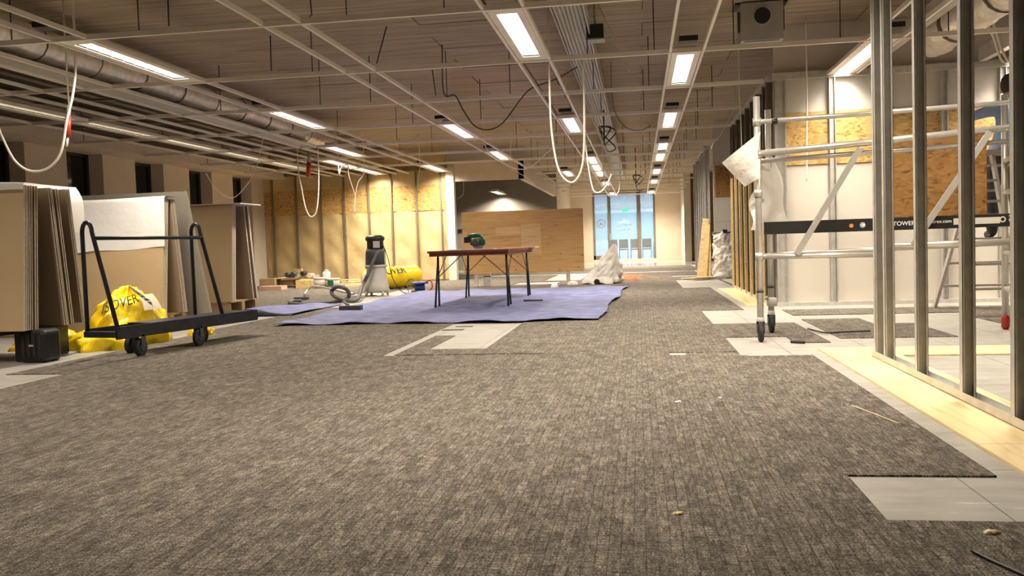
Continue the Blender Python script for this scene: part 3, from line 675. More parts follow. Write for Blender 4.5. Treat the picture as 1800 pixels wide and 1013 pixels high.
# ------------------------------------------------------------------ scaffold
SY, SB = 7.24, 7.87
t = thing('scaffold_tower', (1.9, 7.5, 0), 'folding aluminium scaffold tower on castors with a black toe board', 'scaffold')
def wheel(c, r_, w_, ax, parent, mm='rubber', yoke=True):
    o = MB().lathe([(r_*.55, -w_*.35), (r_*.9, -w_/2), (r_, -w_*.3), (r_, w_*.3), (r_*.9, w_/2), (r_*.55, w_*.35)], c, 18, ax).build('castor', M[mm], parent)
    MB().lathe([(r_*.4, -w_*.55), (r_*.4, w_*.55)], c, 12, ax).build('hub', M['dgp'], o); return o
def tubes(a, b, r_=.024, name='tube', m='alu'): return MB().tube([a, b], r_, 12).build(name, M[m], t)
LX = .955
for x, y, top in ((LX, SY, 1.97), (1.13, SB, 1.95)):
    p = MB().tube([(x, y, .17), (x, y, top)], .026, 12).build('post', M['alu'], t)
    MB().lathe([(.031, 0), (.031, .014)], (x, y, .40), 12).build('collar', M['black'], p)
    MB().lathe([(.03, 0), (.03, .06)], (x, y, .14), 12).build('castor_stem', M['grey'], p)
    w_ = wheel((x, y, .075), .075, .036, 'x', t)
    mb = MB(); mb.box(x-.03, x-.022, y-.03, y+.03, .07, .165); mb.box(x+.022, x+.03, y-.03, y+.03, .07, .165); mb.box(x-.03, x+.03, y-.03, y+.03, .15, .165); mb.build('castor_fork', M['dgp'], t)
for z in (.69, 1.15, 1.42): tubes((LX, SY, z), (1.13, SB, z), .02, 'rung')
MB().lathe([(.032, 0), (.038, .02), (.038, .06), (.032, .08)], (1.05, 7.55, .30), 12, 'x').build('knob', M['lgrey'], t)
MB().tube([(LX, SY, .34), (1.05, 7.55, .34)], .012, 8).build('knob_arm', M['alu'], t)
for z in (.69, 1.20, 1.51, 1.77): MB().lathe([(.034, -.03), (.034, .03)], (LX, SY, z), 12).build('clamp', M['alu'], t)
# right end frame
for x, y in ((2.885, SY), (3.05, SB)):
    MB().tube([(x, y, .12), (x, y, 1.97)], .026, 12).build('post', M['alu'], t)
    MB().lathe([(.02, .0), (.034, .02), (.034, .1), (.02, .13)], (x, y, 0), 10).build('red_foot', M['red'], t)
for z in (.35, .65, 1.15, 1.42): tubes((2.885, SY, z), (3.05, SB, z), .02, 'rung')
tubes((LX, SY, 1.77), (2.885, SY, 1.82), .02); MB().tube([AY(1356, 214, SY), AY(1366, 213, SY)], .025, 12).build('black_clip', M['black'], t)
tubes((LX, SY, 1.515), (2.885, SY, 1.63), .027); tubes((LX+.03, SY+.05, 1.46), (2.9, SY+.06, 1.53), .02)
tubes((LX, SY, .69), (1.91, SY, .68), .022); tubes((1.91, SY+.02, .745), (2.885, SY, .75), .026); tubes((1.13, SB, .69), (3.05, SB, .73), .02); tubes((1.13, SB, .93), (3.05, SB, .95), .02)
MB().box(1.89, 1.94, SY-.01, SY+.04, .60, 1.62).build('hinge_post', M['alu'], t)
for z in (.64, .95, 1.28, 1.56): MB().cbox((1.915, SY-.015, z), (.06, .03, .07)).build('hinge', M['grey'], t)
MB().bar((1.24, SY-.03, .70), (1.735, SY-.03, 1.52), .045, .02, (0, 1, 0)).build('brace', M['alu'], t); MB().bar((2.12, SY-.03, .75), (2.69, SY-.03, 1.60), .045, .02, (0, 1, 0)).build('brace', M['alu'], t)
tb = MB().box(1.0, 2.885, SY+.03, SY+.045, .868, .968).build('toe_board', M['black'], t)
def mark(body, x, z, size, m, sh=0.):
    me = text_mesh(body, size, .0008, shear=sh); me.materials.append(M[m]); return inst('lettering', me, (x, SY+.028, z), tb, (math.pi/2, 0, 0))
mark('TOWER', 2.072, .918, .047, 'paper'); mark('altrex.com', 2.345, .925, .038, 'paper')
for px, m_ in ((1498, 'orange'), (1544, 'red')):
    p = AY(px, 397, SY); MB().lathe([(.016, -.001), (.016, .001)], (p.x, SY+.028, .915), 16, 'y').build('round_mark', M[m_], tb)
p = AY(1518, 397, SY); MB().lathe([(.022, -.001), (.022, .001)], (p.x, SY+.028, .918), 16, 'y').build('round_mark', M['grey'], tb); MB().lathe([(.010, -.001), (.010, .001)], (p.x+.006, SY+.026, .918), 16, 'y').build('round_mark', M['paper'], tb)
MB().box(2.44, 2.78, SY+.026, SY+.029, .895, .945).build('label_plate', M['lgrey'], tb)
mb = MB()
for k_ in range(18):
    a0, a1 = 2*math.pi*k_/18, 2*math.pi*(k_+1)/18
    mb.add([(2.80+r_*math.cos(a), SY+.027, .925+r_*math.sin(a)) for r_, a in ((.014, a0), (.024, a0), (.024, a1), (.014, a1))], [(0, 1, 2, 3)])
mb.build('ring_mark', M['lgrey'], tb)
mb = MB(); mb.box(2.845, 2.88, SY+.026, SY+.029, .945, .955); mb.box(2.845, 2.853, SY+.026, SY+.029, .90, .93); mb.box(2.845, 2.88, SY+.026, SY+.029, .90, .908); mb.build('bracket_mark', M['lgrey'], tb)
# chipboard platform standing in the tower
tag(MB().box(2.03, 2.92, 7.90, 7.918, .955, 1.665).build('platform_board', M['osb_shade']), 'shade-darkened chipboard sheet standing upright inside the scaffold tower', 'board')
tag(MB().bar((2.75, 7.89, .97), (2.75, 7.89, 1.64), .03, .02, (0, 1, 0)).build('batten', M['pine']), 'thin pale batten upright before the chipboard sheet', 'batten')
# white sheet hung over the left end frame
def sheet(u, v):
    # pointed flap swinging left of the post
    a = AY(1336, 232, SY-.03).lerp(AY(1268, 287, SY-.03), u); b = AY(1336, 312, SY-.03).lerp(AY(1310, 328, SY-.03), u)
    p = a.lerp(b, v); p.y += -.03-.05*math.sin(3*u+2*v)*u; p.x -= .02*math.sin(v*3.1)*(1-u); return p
t2 = thing('plastic_sheet', AY(1335, 232, SY), 'white plastic sheet hung over the end frame of the scaffold', 'plastic sheet')
MB().grid(sheet, 10, 10).build('flap', M['sack'], t2)
def sheet2(u, v):
    top = AY(1330, 300, SY).lerp(AY(1358, 250, SB), u); bot = AY(1318, 405, SY).lerp(AY(1390, 402, SB), u)
    p = top.lerp(bot, v); p.y += .05*math.sin(8*u+3*v)+.03; p.x += .025*math.sin(9*v+4*u); return p
MB().grid(sheet2, 14, 14).build('drape', M['sack'], t2)
def sheet3(u, v):
    top = AY(1356, 285, SB+.1).lerp(AY(1362, 285, SB+.1), u); bot = AY(1352, 402, SB+.1).lerp(AY(1390, 402, SB+.1), u)
    p = top.lerp(bot, v); p.y += .02*math.sin(6*u+5*v)+.02; return p
MB().grid(sheet3, 8, 12).build('drape', M['sack'], t2)

# ------------------------------------------------------------------ stepladder and person
LY = 9.15
t = thing('stepladder', (3.4, LY, 0), 'aluminium stepladder standing behind the scaffold tower', 'stepladder')
top = 1.62
def lad(yb, yt, xa0, xa1, xb0, xb1, rungs, nm_):
    for x0, x1 in ((xa0, xa1), (xb0, xb1)): MB().bar((x0, yb, 0), (x1, yt, top), .03, .065, (0, 1, 0)).build('rail', M['alu'], t)
    for z in rungs:
        f = z/top; y = yb+(yt-yb)*f
        MB().box(xa0+(xa1-xa0)*f, xb0+(xb1-xb0)*f, y-.035, y+.035, z-.012, z+.012).build(nm_, M['alu'], t)
lad(LY-.15, LY+.30, 3.14, 3.38, 3.62, 3.54, [.27, .51, 1.13, 1.34], 'rung')
lad(LY+1.0, LY+.36, 3.20, 3.44, 4.10, 3.90, [.25, .50, .755, 1.0, 1.25, 1.5], 'step')
MB().box(3.36, 3.93, LY+.24, LY+.44, top-.02, top+.03).build('top_tray', M['grey'], t)
# person
def skin_person():
    me = bpy.data.meshes.new('person'); ob = bpy.data.objects.new('person', me); COL.objects.link(ob)
    Yp = LY+.72; V = []; E = []; R_ = []
    def add(p, r_, par=None):
        V.append(p); R_.append(r_)
        if par is not None: E.append((par, len(V)-1))
        return len(V)-1
    cx = 3.81
    pel = add((cx, Yp, 1.64), (.155, .115))
    wa = add((cx+.015, Yp, 1.80), (.135, .105), pel); ch = add((cx+.05, Yp+.02, 2.00), (.165, .12), wa); sh = add((cx+.075, Yp+.04, 2.13), (.13, .095), ch)
    nk = add((cx+.095, Yp+.06, 2.215), (.055, .055), sh); hd = add((cx+.11, Yp+.08, 2.30), (.082, .092), nk); hd2 = add((cx+.115, Yp+.085, 2.385), (.085, .098), hd); hd3 = add((cx+.12, Yp+.085, 2.43), (.05, .06), hd2)
    for s in (-1, 1):
        hp = add((cx+s*.105, Yp, 1.55), (.108, .11), pel); kn = add((cx+s*.135, Yp+.06*s*.3-.02, 1.17), (.08, .084), hp); an = add((cx+s*.125, Yp-.03, .86), (.058, .06), kn)
        hl = add((cx+s*.125, Yp-.035, .80), (.045, .05), an); add((cx+s*.13, Yp+.13, .795), (.045, .034), hl)
        so = add((cx+.075+s*.19, Yp+.05, 2.10), (.066, .066), sh)
        if s < 0: el = add((cx-.27, Yp+.22, 2.06), (.05, .05), so); wr_ = add((cx-.22, Yp+.46, 2.14), (.035, .034), el)
        else: el = add((cx+.36, Yp+.24, 2.02), (.05, .05), so); wr_ = add((cx+.26, Yp+.48, 2.14), (.035, .034), el)
        pa = add(tuple(Vector(V[wr_])+Vector((.015, .07, .02))), (.036, .022), wr_)
        b = Vector(V[pa])
        for f in range(4):
            dx = (-.027+.018*f); L_ = (.035, .042, .04, .03)[f]
            q = add((b.x+dx, b.y+.03, b.z+.01), (.009, .009), pa); q = add((b.x+dx, b.y+.03+L_*.7, b.z+.005), (.0085, .0085), q); add((b.x+dx, b.y+.03+L_, b.z-.025), (.008, .008), q)
        q = add((b.x-s*-.038, b.y-.005, b.z-.012), (.010, .010), pa); add((b.x-s*-.05, b.y+.03, b.z-.028), (.009, .009), q)
    me.from_pydata(V, E, []); me.update()
    ob.modifiers.new('s', 'SKIN')
    for i, sv in enumerate(me.skin_vertices[0].data): sv.radius = R_[i]; sv.use_root = (i == 0)
    m_ = ob.modifiers.new('b', 'SUBSURF'); m_.levels = 2; m_.render_levels = 2
    dg = bpy.context.evaluated_depsgraph_get(); dg.update()
    m2 = bpy.data.meshes.new_from_object(ob.evaluated_get(dg)); bpy.data.objects.remove(ob)
    m2.materials.clear()
    for q in (M['denim'], mat('blue_shirt', (.20, .25, .42), .8, var=.15, scale=8, bump=.5), mat('skin', (.50, .30, .20), .55), M['black']): m2.materials.append(q)
    for p in m2.polygons:
        c = p.center
        reach = c.y > Yp+.52
        p.material_index = 2 if (c.z > 2.225 or reach) else (1 if c.z > 1.66 else (3 if c.z < .86 else 0)); p.use_smooth = True
    o = bpy.data.objects.new('person', m2); COL.objects.link(o)
    tag(o, 'person in blue shirt and dark trousers working on the stepladder, back turned', 'person')
    hb = MB().lathe([(.02, .145), (.065, .13), (.098, .09), (.108, .03), (.104, -.03), (.085, -.06)], (cx+.115, Yp+.07, 2.345), 16)
    hair = hb.build('hair', mat('dark_hair', (.035, .02, .012), .6, bump=.6, bscale=60), o)
    MB().lathe([(.163, -.02), (.168, 0), (.163, .02)], (0, 0, 0), 20).mesh('b', None)
    f = MB(); f.cbox((cx+.11, Yp+.182, 2.31), (.024, .035, .04)); f.build('nose', bpy.data.materials['skin'], o)
    for s in (-1, 1): MB().cbox((cx+.11+s*.088, Yp+.08, 2.31), (.018, .03, .055)).build('ear', bpy.data.materials['skin'], o)
    p = MB(); p.cbox((cx-.13, Yp-.1, 1.60), (.09, .05, .16)); p.build('tool_pouch', M['black'], o)
    return o, cx, Yp
per, pcx, pY = skin_person()

# ------------------------------------------------------------------ board stacks on the left
def board(x0, x1, yb, yt, z0, z1, th, face, lab, group, edge='edge', back=None):
    """sheet standing on its long edge: bottom at yb, top at yt, right end at x1"""
    P = [(x0, yb, z0), (x1, yb, z0), (x1, yt, z1), (x0, yt, z1), (x0, yb+th, z0), (x1, yb+th, z0), (x1, yt+th, z1), (x0, yt+th, z1)]
    o = MB().add(P, [(0, 1, 2, 3), (7, 6, 5, 4), (0, 4, 5, 1), (1, 5, 6, 2), (2, 6, 7, 3), (3, 7, 4, 0)]).build('plasterboard', M[face])
    two_mat(o, lambda p: abs(p.normal.y) < .5, M[edge]); return tag(o, lab, 'plasterboard', group)
ORD = ['first', 'second', 'third', 'fourth', 'fifth', 'sixth', 'seventh', 'eighth', 'ninth', 'tenth']
def stack(x1, groups, lab, group, ln=2.4):
    cnt = 0
    for yb, yt, n, th, z0, z1, face, gap in groups:
        for i in range(n):
            dx = random.uniform(-.006, .004)
            board(x1-ln+dx, x1+dx, yb+i*(th+gap), yt+i*(th+gap), z0+.001, z1+random.uniform(-.006, .004), th, face, lab % ORD[cnt], group); cnt += 1
# stack 1
S1 = '%s upright plasterboard from the exposed tan face of the film covered stack'
stack(-5.0, [(6.43, 6.53, 3, .0125, .275, 1.475, 'gyp', .004), (6.49, 6.585, 3, .0125, .275, 1.475, 'gypd', .012), (6.575, 6.665, 2, .0125, .275, 1.475, 'gypd', .012)], S1, 'boards of the film covered stack')
stack(-5.0, [(6.95, 6.83, 3, .0125, .275, 1.47, 'gypd', .010), (7.04, 6.92, 2, .0125, .275, 1.47, 'gypd', .012), (7.20, 7.07, 3, .0125, .275, 1.47, 'gypd', .004)], '%s leaning brown plasterboard behind the upright ones of the film covered stack', 'leaning boards of the film covered stack')
t = thing('board_dolly', (-6.2, 6.8, 0), 'dark low dolly carrying the film covered board stack', 'dolly')
MB().box(-7.4, -5.25, 6.42, 7.30, .235, .275).build('deck', M['dgp'], t)
for x in (-7.2, -6.2): MB().box(x-.06, x+.06, 6.45, 7.25, 0, .235).build('bearer', M['black'], t)
# black rounded case under it
def rbox(x0, x1, y0, y1, z0, z1, b=.03):
    bm = bmesh.new(); bmesh.ops.create_cube(bm, size=1)
    for v in bm.verts: v.co = Vector(((x0+x1)/2+v.co.x*(x1-x0), (y0+y1)/2+v.co.y*(y1-y0), (z0+z1)/2+v.co.z*(z1-z0)))
    bmesh.ops.bevel(bm, geom=bm.edges[:], offset=b, segments=3, affect='EDGES', profile=.5)
    mb = MB(); bm.verts.index_update(); mb.add([v.co.copy() for v in bm.verts], [[v.index for v in f.verts] for f in bm.faces]); bm.free(); return mb
t = thing('tool_case', (-5.0, 6.75, 0), 'black ribbed plastic case under the corner of the film covered stack', 'case')
rbox(-5.13, -4.88, 6.52, 6.74, 0, .275, .04).build('body', M['black'], t)
for i in range(4): MB().box(-5.085+.05*i, -5.065+.05*i, 6.512, 6.525, .05, .23).build('rib', M['rubber'], t)
MB().box(-5.02, -4.98, 6.508, 6.52, .14, .155).build('latch', M['grey'], t)
tag(rbox(-5.23, -5.14, 6.6, 7.2, 0, .275, .02).build('support_block', M['black']), 'black support block beside the ribbed case', 'block')
# film cover
def film(u, v):
    x = -7.42+2.45*u; s = v*1.25
    if s < .07: return (x, 6.515-.012-.3*(.07-s), 1.43+s+.008*math.sin(15*u))
    if s < .80: return (x, 6.50+(s-.07)*.92, 1.497+.004*math.sin(9*u+5*v)+.005*math.sin(23*u))
    q = s-.80; return (x+.012*math.sin(9*q), 7.175+.06*min(1, q*10)+.06*q, 1.497-q*(.85+.1*math.sin(13*u))+.02*math.exp(-q*20)-.02)
tag(MB().grid(film, 24, 30).build('film_cover', M['film']), 'white plastic film draped over the top of a board stack', 'film')
# stack 2
S2 = '%s upright plasterboard from the exposed tan face of the papered stack'
stack(-5.2, [(8.87, 9.02, 6, .0125, .20, 1.50, 'gyp', .003)], S2, 'boards under the white paper')
stack(-5.2, [(9.32, 9.155, 5, .0125, .20, 1.49, 'gypd', .006)], '%s leaning brown plasterboard behind the upright ones of the papered stack', 'leaning boards behind the papered stack')
for i in range(2): board(-6.62, -5.22+.01*i, 10.02+i*.014, 9.52+i*.014, .012, 1.60, .0125, 'gypg', ['large grey plasterboard leaning alone behind the papered stack', 'second grey plasterboard hidden against the back of the large grey one'][i], 'grey boards behind the papered stack')
def pallet(x0, x1, y0, y1, h, lab):
    t = thing('pallet', ((x0+x1)/2, (y0+y1)/2, 0), lab, 'pallet')
    for i in range(3): yy = y0+(y1-y0)*(.06+.44*i); MB().box(x0, x1, yy-.045, yy+.045, .0, h-.02).build('bearer', M['card'], t)
    n = 8
    for i in range(n): a = x0+(x1-x0)*i/n; MB().box(a+.02, a+(x1-x0)/n-.02, y0, y1, h-.02, h).build('deck_board', M['card'], t)
pallet(-7.6, -5.25, 8.84, 9.46, .20, 'dark timber pallet under the papered board stack')
def paper(u, v):
    x = -7.1+1.92*u; s = v*.86
    if s < .58:
        z = .93+s-.02*math.sin(5*u)*(1-v)+.012*math.sin(14*u)*(1-v); y = 8.87+(z-.2)/1.3*.15-.014-.012*math.sin(6*u+4*s)*(1-s/.58); return (x+.006*math.sin(9*s), y, z)
    q = s-.58; return (x, 9.02-.012+q, 1.513+.006*math.sin(8*u))
tag(MB().grid(paper, 26, 26).build('paper_sheet', M['paper']), 'large creased white paper draped over a plasterboard stack', 'paper')
# stack 3
stack(-5.5, [(11.14, 11.27, 7, .0125, .20, 1.53, 'gyp', .004)], '%s upright plasterboard from the tan face of the stack by the last windows', 'boards of the stack beside the last windows')
stack(-5.5, [(11.80, 11.62, 2, .0125, .20, 1.52, 'gypd', .004), (11.90, 11.72, 3, .0125, .20, 1.52, 'gypd', .004)], '%s leaning brown plasterboard behind the stack by the last windows', 'leaning boards beside the last windows')
pallet(-7.9, -5.55, 11.1, 12.05, .20, 'dark timber pallet under the stack beside the last windows')
tag(MB().box(-7.2, -5.35, 11.2, 11.85, 1.532, 1.545).build('top_sheet', M['wallwhite']), 'thin white sheet lying flat on top of the furthest board stack', 'sheet')

# ------------------------------------------------------------------ plasterboard cart
t = thing('board_cart', (-4.2, 7.4, 0), 'empty dark blue steel board cart with two hoops and castors', 'cart')
O = Vector((-4.30, 6.62, 0)); D = Vector((.235, .972, 0)).normalized(); Nn = Vector((-D.y, D.x, 0))
def cp(a, n_, z): return O+D*a+Nn*n_+Vector((0, 0, z))
CL, CW = 1.80, .34
MB().bar(cp(0, 0, .225), cp(CL, 0, .225), .022, .105).build('side_rail', M['steelblue'], t)
MB().bar(cp(0, CW, .225), cp(CL, CW, .225), .022, .07).build('side_rail', M['steelblue'], t)
for a in (0.0, .6, 1.2, CL): MB().bar(cp(a, 0, .215), cp(a, CW, .215), .045, .05).build('cross_member', M['steelblue'], t)
MB().add([cp(.45, .0, .272), cp(CL, .0, .272), cp(CL, CW, .272), cp(.45, CW, .272), cp(.45, 0, .262), cp(CL, 0, .262), cp(CL, CW, .262), cp(.45, CW, .262)],
         [(0, 1, 2, 3), (7, 6, 5, 4), (0, 4, 5, 1), (1, 5, 6, 2), (2, 6, 7, 3), (3, 7, 4, 0)]).build('deck', M['steelblue'], t)
for a in (.02, 1.30):
    pts = [cp(a, CW, .24), cp(a, CW, .95)]
    for i in range(9):
        th_ = math.pi*i/8; pts.append(cp(a, CW-.055+.055*math.cos(th_)+0, 1.07+.085*math.sin(th_)))
    pts.append(cp(a, 0.0, .25)); MB().tube(pts, .018, 10).build('hoop', M['steelblue'], t)
MB().tube([cp(.02, CW-.135, 1.02), cp(1.30, CW-.135, 1.02)], .016, 10).build('top_bar', M['steelblue'], t)
for a, n_, r_ in ((.27, .02, .078), (.42, CW-.06, .078), (.98, .02, .088), (1.28, CW-.10, .075)):
    c = cp(a, n_, r_)
    wheel(c, r_, .045, 'x', t)
    mb = MB(); mb.box(c.x-.035, c.x-.028, c.y-.03, c.y+.03, r_, .19); mb.box(c.x+.028, c.x+.035, c.y-.03, c.y+.03, r_, .19); mb.box(c.x-.035, c.x+.035, c.y-.04, c.y+.04, .175, .195); mb.build('castor_fork', M['dgp'], t)

# ------------------------------------------------------------------ yellow sacks
from mathutils import noise as mn
def blob(cx, cy, rx_, ry_, h, seed, ang=0, nu=40, nv=22, pw=.75, wr=.10, crumple=0):
    ca, sa = math.cos(ang), math.sin(ang)
    def fn(u, v):
        th_ = 2*math.pi*u; ph = v*math.pi/2
        w_ = 1+wr*math.sin(5*th_+seed+3*v)+wr*.6*math.sin(11*th_+2.3*seed-6*v)*(1-v)
        r_ = (math.cos(ph)**pw)*w_; x = rx_*r_*math.cos(th_); y = ry_*r_*math.sin(th_)
        z = h*(math.sin(ph)**.9)*(1+wr*.9*math.sin(3*th_+seed)*math.cos(ph)+.05*math.sin(9*th_+7*v))
        if crumple:
            q = (.5-abs(mn.noise(Vector((x*4.5+seed, y*4.5, z*4.5)))))*.10*crumple-.05*crumple+(.4-abs(mn.noise(Vector((x*11, y*11+seed, z*8)))))*.035*crumple
            l_ = max(1e-4, math.sqrt(x*x+y*y+z*z)); x += x/l_*q; y += y/l_*q; z += z/l_*q*min(1, z*9)
        return (cx+ca*x-sa*y, cy+sa*x+ca*y, max(.0, z))
    return MB().grid(fn, nu, nv)
t = thing('yellow_sack', (-5.0, 7.95, 0), 'bulging yellow insulation sack with black print behind the board cart', 'sack')
blob(-5.02, 7.98, .34, .56, .54, 1.3, .1, 72, 40, 1.0, .07, 1.3).build('sack_body', M['yellow'], t)
me = text_mesh('ISOVER', .15, .002); me.materials.append(M['ink'])
def wrapto(me, mb_fn): return me
def on_blob(me, cx, cy, rx_, ry_, h, az, el, sc_, tilt=0):
    # bend lettering over the sack: project along az/el directions onto the ellipsoid
    for v in me.vertices:
        x, y = v.co.x*math.cos(tilt)-v.co.y*math.sin(tilt), v.co.x*math.sin(tilt)+v.co.y*math.cos(tilt)
        a = az+x*sc_/max(rx_, ry_); e = min(1.5, el+y*sc_/h)
        k_ = 1.13; v.co = Vector((cx+rx_*k_*math.cos(e)*math.cos(a), cy+ry_*k_*math.cos(e)*math.sin(a), h*k_*math.sin(e)**.9))-Vector((cx, cy, 0))
    return me
on_blob(me, -5.02, 7.98, .34, .56, .54, -1.0, .72, 1.1, .2)
o = bpy.data.objects.new('black_print', me); COL.objects.link(o); o.parent = t; o.location = (-.02, .03, 0)
mb = MB().grid(lambda u, v: ((lambda a, e: (-5.02+.34*1.12*math.cos(e)*math.cos(a), 7.98+.56*1.12*math.cos(e)*math.sin(a), .54*1.12*math.sin(e)**.9))(-.75+.55*u, 1.15-.55*u+.13*v)), 8, 4); mb.build('black_band', M['ink'], t)
mb = MB().grid(lambda u, v: ((lambda a, e: (-5.02+.34*1.12*math.cos(e)*math.cos(a), 7.98+.56*1.12*math.cos(e)*math.sin(a), .54*1.12*math.sin(e)**.9))(-.45+.5*u, .55+.35*v)), 8, 4); mb.build('white_patch', M['film'], t)
tag(blob(-4.98, 7.48, .30, .24, .19, 4.1, .2, 60, 30, wr=.14, crumple=1.2).build('yellow_wrapping', M['yellow']), 'flat crumpled yellow plastic wrapping on the floor before the bulging sack', 'wrapping')
tag(blob(-5.62, 7.56, .30, .2, .20, 2.2, .2, 60, 30, wr=.14, crumple=1).build('yellow_wrapping', M['yellow']), 'crumpled yellow wrapping in the shade under the dolly edge', 'wrapping')
tag(blob(-4.62, 8.62, .12, .2, .12, 3.3, .2, 40, 20, wr=.16, crumple=1).build('yellow_wrapping', M['yellow']), 'small scrap of yellow wrapping under the board cart', 'wrapping')
# yellow roll by the chipboard wall
t = thing('yellow_roll', (-5.1, 17.9, 0), 'yellow wrapped insulation roll lying before the insulated wall', 'roll')
a, b = Vector((-5.62, 17.2, .235)), Vector((-4.72, 18.3, .26))
n = 26; MB().tube([a.lerp(b, i/n) for i in range(n+1)], [(.10 if i in (0, n) else .19 if i in (1, n-1) else .235+.012*math.sin(i*1.7)) for i in range(n+1)], 20).build('roll_body', M['yellow'], t)
me = text_mesh('ISOVER', .2, .002); me.materials.append(M['ink']); dd = (b-a).normalized(); side = Vector((dd.y, -dd.x, 0))
mid = a.lerp(b, .42)
for v in me.vertices:
    an = v.co.y/.24+.62; v.co = dd*v.co.x+side*(.252*math.cos(an))+Vector((0, 0, .252*math.sin(an)))
o = bpy.data.objects.new('black_print', me); COL.objects.link(o); o.parent = t; o.location = mid-t.location
tag(blob(-5.35, 16.6, .12, .12, .42, 5, 0).build('white_tub', M['lgrey']), 'pale lumpy sack standing behind the vacuum cleaner', 'sack')

# ------------------------------------------------------------------ tarpaulins
def tarp(u, v):
    x0, x1 = -4.18+(.02*math.sin(9*v)), -.46+.22*v+.03*math.sin(14*v)
    x = x0+(x1-x0)*u; y = 9.40+.06*math.sin(7*u)+6.7*v+.55*v*u*.3+.03*math.sin(23*u)
    e = min(u, 1-u, v, 1-v)
    z = .012+.010*abs(math.sin(11*u+2*v))*abs(math.sin(9*v+u))+.014*math.exp(-e*60)*(1+math.sin(31*(u+v)))*.8
    z += .022*abs(mn.noise(Vector((x*1.3, y*1.1, 1))))+.012*abs(mn.noise(Vector((x*4, y*3, 5)))); x += .03*mn.noise(Vector((y*6, 2, u)))*(u > .985)
    if v > .86 and u < .15: y -= .9*(.15-u)*4*(v-.86)
    return (x, y, z)
o = MB().grid(tarp, 90, 90).build('tarpaulin', M['tarp']); sm = o.modifiers.new('t', 'SOLIDIFY'); sm.thickness = .006; sm.offset = 1
o.data.materials.append(M['tarpd']); sm.material_offset_rim = 1
tag(o, 'large pale blue tarpaulin spread under the folding table', 'tarpaulin')
t = thing('tarpaulin', (-5.4, 12, 0), 'folded blue tarpaulin with a dark thick hem beside the papered stacks', 'tarpaulin')
A_, B_, C_, D_ = FL(430, 557), FL(515, 556), FL(603, 536), Vector((-5.5, 13.3, 0))
A_.x = max(A_.x, -5.52)
A_.z = B_.z = C_.z = 0
def tarp2(u, v):
    p = A_.lerp(B_, u).lerp(D_.lerp(C_, u), v); p.z = .075*(1-u)**1.2*(1-v)+.02+.012*math.sin(7*u+5*v); return p
o = MB().grid(tarp2, 24, 20).build('cloth', M['tarp'], t); sm = o.modifiers.new('t', 'SOLIDIFY'); sm.thickness = .008
MB().grid(lambda u, v: tuple(A_.lerp(B_, u)+Vector((0, -.02-.02*math.sin(v*3.14), v*(.075*(1-u)**1.2+.024)))), 24, 5).build('hem', M['tarpd'], t)

# ------------------------------------------------------------------ folding table with saw
t = thing('folding_table', (-2.3, 12.9, 0), 'long folding table with red-brown top and thin black legs', 'table')
TX0, TX1, TY0, TY1, TT = -2.86, -1.74, 11.55, 14.35, .80
MB().box(TX0, TX1, TY0, (TY0+TY1)/2-.004, TT-.03, TT).build('tabletop', M['redwood'], t); MB().box(TX0, TX1, (TY0+TY1)/2+.004, TY1, TT-.03, TT).build('tabletop', M['redwood'], t)
mb = MB()
for x in (TX0+.03, TX1-.03): mb.box(x-.015, x+.015, TY0+.05, TY1-.05, TT-.075, TT-.03)
for y in (TY0+.06, TY1-.06): mb.box(TX0+.03, TX1-.03, y-.015, y+.015, TT-.075, TT-.03)
mb.build('apron', M['redwood'], t)
for yb, s in ((11.85, 1), (14.0, -1)):
    for x in (TX0+.08, TX1-.08):
        ox = -.03 if x < -2.3 else .03
        for dy in (-.14, .10):
            MB().tube([(x, yb+.0, TT-.05), (x+ox, yb+dy, .02)], .014, 8).build('leg', M['black'], t)
        MB().tube([(x+ox*.5, yb-.03, .42), (x, yb+s*.55, TT-.06)], .007, 6).build('stay', M['galvd'], t)
    MB().tube([(TX0+.06, yb, .42), (TX0+.42, yb, TT-.06)], .007, 6).build('stay', M['galvd'], t); MB().tube([(TX1-.06, yb, .42), (TX1-.42, yb, TT-.06)], .007, 6).build('stay', M['galvd'], t)
t = thing('circular_saw', (-2.3, 12.4, TT), 'green cordless circular saw lying on the folding table', 'saw')
X, Y, Z = -2.32, 12.4, TT
MB().box(X-.14, X+.2, Y-.09, Y+.07, Z, Z+.008).build('base_plate', M['alu'], t)
MB().lathe([(.02, -.03), (.085, -.03), (.095, -.01), (.095, .02), (.03, .03)], (X+.02, Y, Z+.09), 20, 'y').build('blade_guard', M['grey'], t)
MB().tube(bez([(X-.13, Y, Z+.15), (X-.12, Y, Z+.19), (X-.03, Y, Z+.205), (X+.05, Y, Z+.18), (X+.09, Y, Z+.11)], 5), [.032]*21, 10).build('handle', M['green'], t)
MB().lathe([(.03, -.09), (.055, -.08), (.055, .05), (.03, .06)], (X-.01, Y-.04, Z+.10), 14, 'y').build('motor', M['dgp'], t)
rbox(X-.19, X-.09, Y-.04, Y+.04, Z+.10, Z+.19, .012).build('battery', M['black'], t)
rbox(X-.1, X+.12, Y-.05, Y+.03, Z+.06, Z+.15, .02).build('saw_body', M['green'], t)
MB().cbox((X-.10, Y, Z+.205), (.06, .05, .03)).build('red_switch', M['red'], t)
tag(MB().box(-2.65, -2.0, 11.9, 12.2, TT, TT+.012).build('offcut_board', M['paper']), 'pale board offcut on the table before the saw', 'offcut')
tag(MB().box(-2.15, -1.62, 13.6, 14.1, TT, TT+.012).build('offcut_board', M['pine']), 'thin pale board overhanging the far table end', 'offcut')
tag(MB().cbox((-1.55, 12.55, .035), (.28, .05, .02)).build('steel_bar', M['dgp']), 'short dark bar lying on the tarpaulin beside the table', 'bar')

